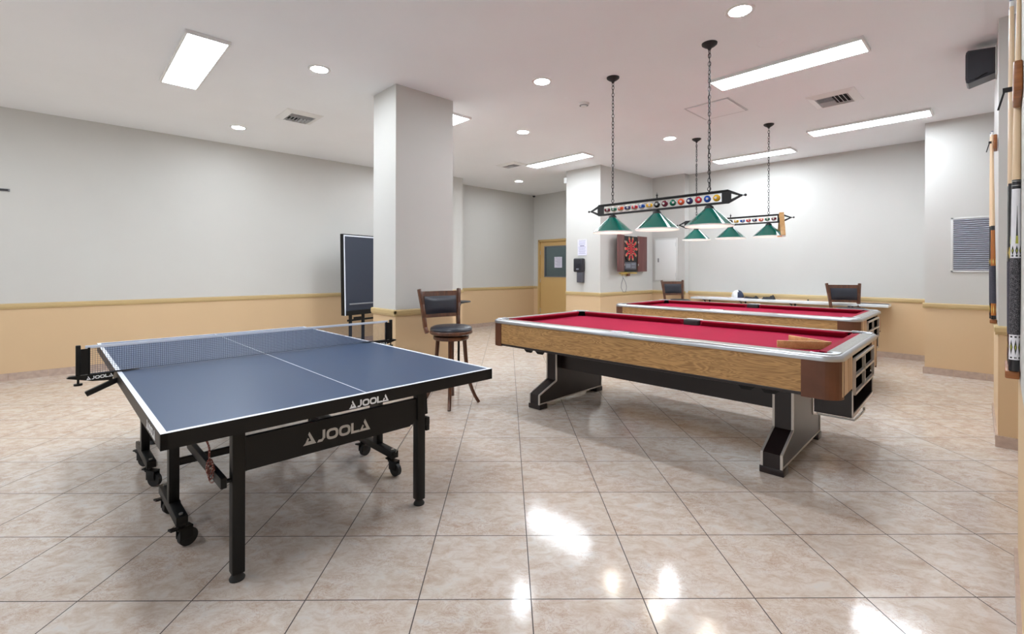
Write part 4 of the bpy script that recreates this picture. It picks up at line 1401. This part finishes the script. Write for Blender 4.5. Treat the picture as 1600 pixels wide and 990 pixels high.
pts = [(7.70, 5.008, 1.24), (7.705, 5.004, 1.16), (7.66, 5.004, 1.05), (7.65, 5.002, .98), (7.70, 4.995, .90), (7.78, 4.992, .90), (7.83, 5.002, .99), (7.80, 5.004, 1.08), (7.72, 5.006, 1.17)]
b.tube(pts, .004, 6)
tag(b.build('power_cord', M['grey_plastic']), 'thin looped cord hanging on the wall below the dartboard', 'cord')

# metal panel door on the back wall
t = thing('electrical_panel', 'white metal electrical panel door on the back corner wall', 'electrical panel', (8.82, 4.72, 1.53))
b = B(); b.box(-.012, -.001, -.25, .25, -.44, .43, .002); b.build('surround', M['offwhite'], t)
b = B(); b.box(-.017, -.011, -.22, .22, -.41, .40, .002); b.build('panel_door', M['white'], t)
b = B(); b.box(-.03, -.017, .14, .165, -.05, .03, .004); b.build('latch', M['grey_plastic'], t)
b = B()
for z in (-.3, .3): b.cyl((-.02, -.222, z - .04), (-.02, -.222, z + .04), .006, seg=8)
b.build('hinges', M['vent_metal'], t)

# return-air grille on the back column
t = thing('return_grille', 'square louvred air grille on the white column at right', 'air grille', (8.025, .19, 1.64))
b = B(); f = .022; w_, h_ = .26, .34
b.box(-.012, -.001, -w_, w_, h_ - f, h_, .002); b.box(-.012, -.001, -w_, w_, -h_, -h_ + f, .002); b.box(-.012, -.001, -w_, -w_ + f, -h_, h_, .002); b.box(-.012, -.001, w_ - f, w_, -h_, h_, .002)
b.build('frame', M['offwhite'], t)
b = B(); b.box(-.002, -.0008, -w_ + f, w_ - f, -h_ + f, h_ - f); b.build('backing', M['disp2'], t, smooth=False)
b = B(); n = 26
for k in range(n):
    z = -h_ + f + .012 + (2 * h_ - 2 * f - .024) * k / (n - 1)
    b.obox((-.008, 0, z), (.016, 2 * (w_ - f), .0035), (0, R(35), 0))
b.build('louvres', M['louver'], t, smooth=False)

# speaker on the middle column
t = thing('wall_speaker', 'black speaker mounted high on the column at right', 'speaker', (5.56, .045, 2.89))
b = B()
b.prism([(.0, .045), (.16, .0), (.172, .012), (.176, .04), (.176, .24), (.172, .262), (.16, .275), (.0, .255)], (-.075, 0, 0), (0, 1, 0), (0, 0, 1), .175)
b.build('case', M['speaker_box'], t)
b = B(); b.prism([(.010, .056), (.150, .018), (.160, .036), (.160, .24), (.150, .262), (.010, .244)], (-.085, 0, 0), (0, 1, 0), (0, 0, 1), .0095)
b.build('grille', M['speaker'], t)
b = B(); b.box(-.078, .08, -.008, .0, .03, .27, .002); b.build('back_plate', M['offwhite'], t)
b = B(); b.tube([(-.078, .12, .028), (-.09, .10, .032), (-.09, .06, .052), (-.078, .04, .062)], .005, 6); b.build('cable', M['black'], t)

# small grey bracket on the left wall
t = thing('wall_bracket', 'small grey metal bracket on the left wall at the picture edge', 'bracket', (-.52, 8.11, 2.245))
b = B(); b.box(-.06, .06, -.012, -.001, -.016, .016, .002); b.build('plate', M['grey_plastic'], t)
b = B(); b.box(-.045, .045, -.02, -.012, -.006, .006); b.build('slot', M['iron'], t, smooth=False)

# ------------------------------------------------------------------ cues in wall racks
def cue(name, label, x, y, z0, style, lean=(0, 0), rotz=0.0, group=None):
    t = thing(name, label, 'pool cue', (x, y, z0), rot=(lean[0], lean[1], rotz), group=group)
    def seg_(nm, m, prof, par=None, k=20):
        b = B(); b.lathe([(0, prof[0][1])] + prof + [(0, prof[-1][1])], seg=k)
        return b.build(nm, M[m], par or t)
    zj = .735
    if style == 'white':
        seg_('butt_cap', 'cue_black', [(.0145, 0), (.0155, .006), (.0155, .044)])
        sl = seg_('butt_sleeve', 'cue_white', [(.0155, .044), (.0152, .140)])
        wr = seg_('wrap', 'linen', [(.0156, .140), (.0150, .435)])
        fa_ = seg_('forearm', 'cue_white', [(.0149, .435), (.0124, .700)])
        seg_('joint_collar', 'cue_black', [(.0126, .700), (.0124, zj)])
        b = B()
        for z in (.712, .728): b.lathe([(.0127, z), (.0129, z + .001), (.0127, z + .002)], seg=20)
        b.build('silver_rings', M['steel'], t)
        inl = B(); gr = B()
        for k in range(8):
            a = 2 * PI * k / 8
            def onc(r, z, da): return Vector((r * math.cos(a + da), r * math.sin(a + da), z))
            # dark windows with a bright diamond in sleeve and ring
            for (zc, hh, r) in ((.092, .030, .0156), (.463, .020, .0150)):
                inl.quad(onc(r, zc - hh, 0), onc(r, zc, .27), onc(r, zc + hh, 0), onc(r, zc, -.27))
                gr.quad(onc(r + .0004, zc - hh * .4, 0), onc(r + .0004, zc, .12), onc(r + .0004, zc + hh * .4, 0), onc(r + .0004, zc, -.12))
            for (z_, r) in ((.052, .0157), (.132, .0156), (.443, .0152)):
                inl.quad(onc(r, z_ - .003, -.2), onc(r, z_ - .003, .2), onc(r, z_ + .003, .2), onc(r, z_ + .003, -.2))
            if k % 2 == 0:
                inl.quad(onc(.0148, .490, .20), onc(.0148, .490, -.20), onc(.0136, .60, -.03), onc(.0136, .60, .03))
                gr.quad(onc(.0151, .490, .26), onc(.0151, .490, -.26), onc(.0140, .56, -.06), onc(.0140, .56, .06))
                inl.quad(onc(.0146, .52, .16), onc(.0146, .52, -.16), onc(.0134, .635, -.02), onc(.0134, .635, .02))
        inl.build('black_inlays', M['cue_black'], t, smooth=False); gr.build('green_inlays', M['cue_green'], t, smooth=False)
    else:
        fm = 'cue_orange' if style == 'amber' else 'cue_black'
        seg_('butt_cap', 'cue_black', [(.0145, 0), (.0155, .006), (.0155, .03)])
        seg_('butt_sleeve', fm, [(.0155, .03), (.0152, .125)])
        seg_('wrap', 'linen_dark', [(.0156, .125), (.0150, .42)])
        seg_('forearm', fm, [(.0149, .42), (.0124, .70)])
        seg_('joint_collar', 'cue_black', [(.0126, .700), (.0124, zj)])
        gr = B()
        for k in range(6):
            a = 2 * PI * k / 6
            def onc(r, z, da): return Vector((r * math.cos(a + da), r * math.sin(a + da), z))
            for (zc, hh, r) in ((.078, .036, .0157), (.455, .025, .0151)):
                gr.quad(onc(r, zc - hh, 0), onc(r, zc, .25), onc(r, zc + hh, 0), onc(r, zc, -.25))
        gr.build('gold_inlays', M['brass'], t, smooth=False)
    seg_('shaft', 'maple', [(.0123, zj), (.0105, 1.0), (.0075, 1.30), (.0064, 1.452)])
    seg_('ferrule', 'white', [(.0064, 1.452), (.0063, 1.474)])
    seg_('tip', 'chalk_blue', [(.0063, 1.474), (.0058, 1.482)])
    return t
G1 = 'pool cues in the near wall rack'; G2 = 'pool cues in the far wall rack'
cue('pool_cue', 'nearest pool cue, white forearm and butt with black wrap, in the near rack', 2.652, -.030, .936, 'white', (R(.4), R(-.3)), 0.2, G1)
cue('pool_cue', 'pool cue with dark butt just behind the white one in the near rack', 2.86, -.028, .94, 'dark', (R(-.25), R(.2)), 0, G1)
cue('pool_cue', 'third pool cue of the near rack, hidden but for its shaft', 2.78, -.029, .94, 'dark', (R(-.25), 0), .4, G1)
cue('pool_cue', 'pool cue with amber forearm and gold butt, front one in the far rack', 5.29, .050, .94, 'amber', (R(-.4), 0), 0, G2)
cue('pool_cue', 'darker pool cue behind the amber one in the far rack', 5.36, .060, .94, 'dark', (R(-.3), 0), 0, G2)

def rack(name, label, x, y, z0, z1, xs, grp, wall_y):
    t = thing('cue_rack', label, 'cue rack', (x, wall_y, z0), group='wall racks for pool cues')
    b = B(); b.box(-.012, .30, .002, .042, -.03, 0, .005); b.build('base_block', M['rackbrown'], t)
    hz = z1 - z0
    b = B(); b.box(-.28 if grp else -.18, -.02, .001, .024, hz - .075, hz + .03, .006); b.build('upper_block', M['rackbrown'], t)
    for xo in xs:
        b = B(); b.box(xo - .016, xo - .010, .02, .05, hz - .006, hz + .012)
        b.bar((xo - .013, .045, hz), (xo - .013 - .0, .062, hz - .07), .008, .006)
        b.build('clip', M['rubber'], t, smooth=False)
    return t
rack('cue_rack', 'near wall cue rack at the right picture edge', 2.66, 0, .934, 2.02, (0,), True, -.048)
rack('cue_rack', 'far wall cue rack on the middle column', 5.30, 0, .936, 2.33, (0,), False, .030)
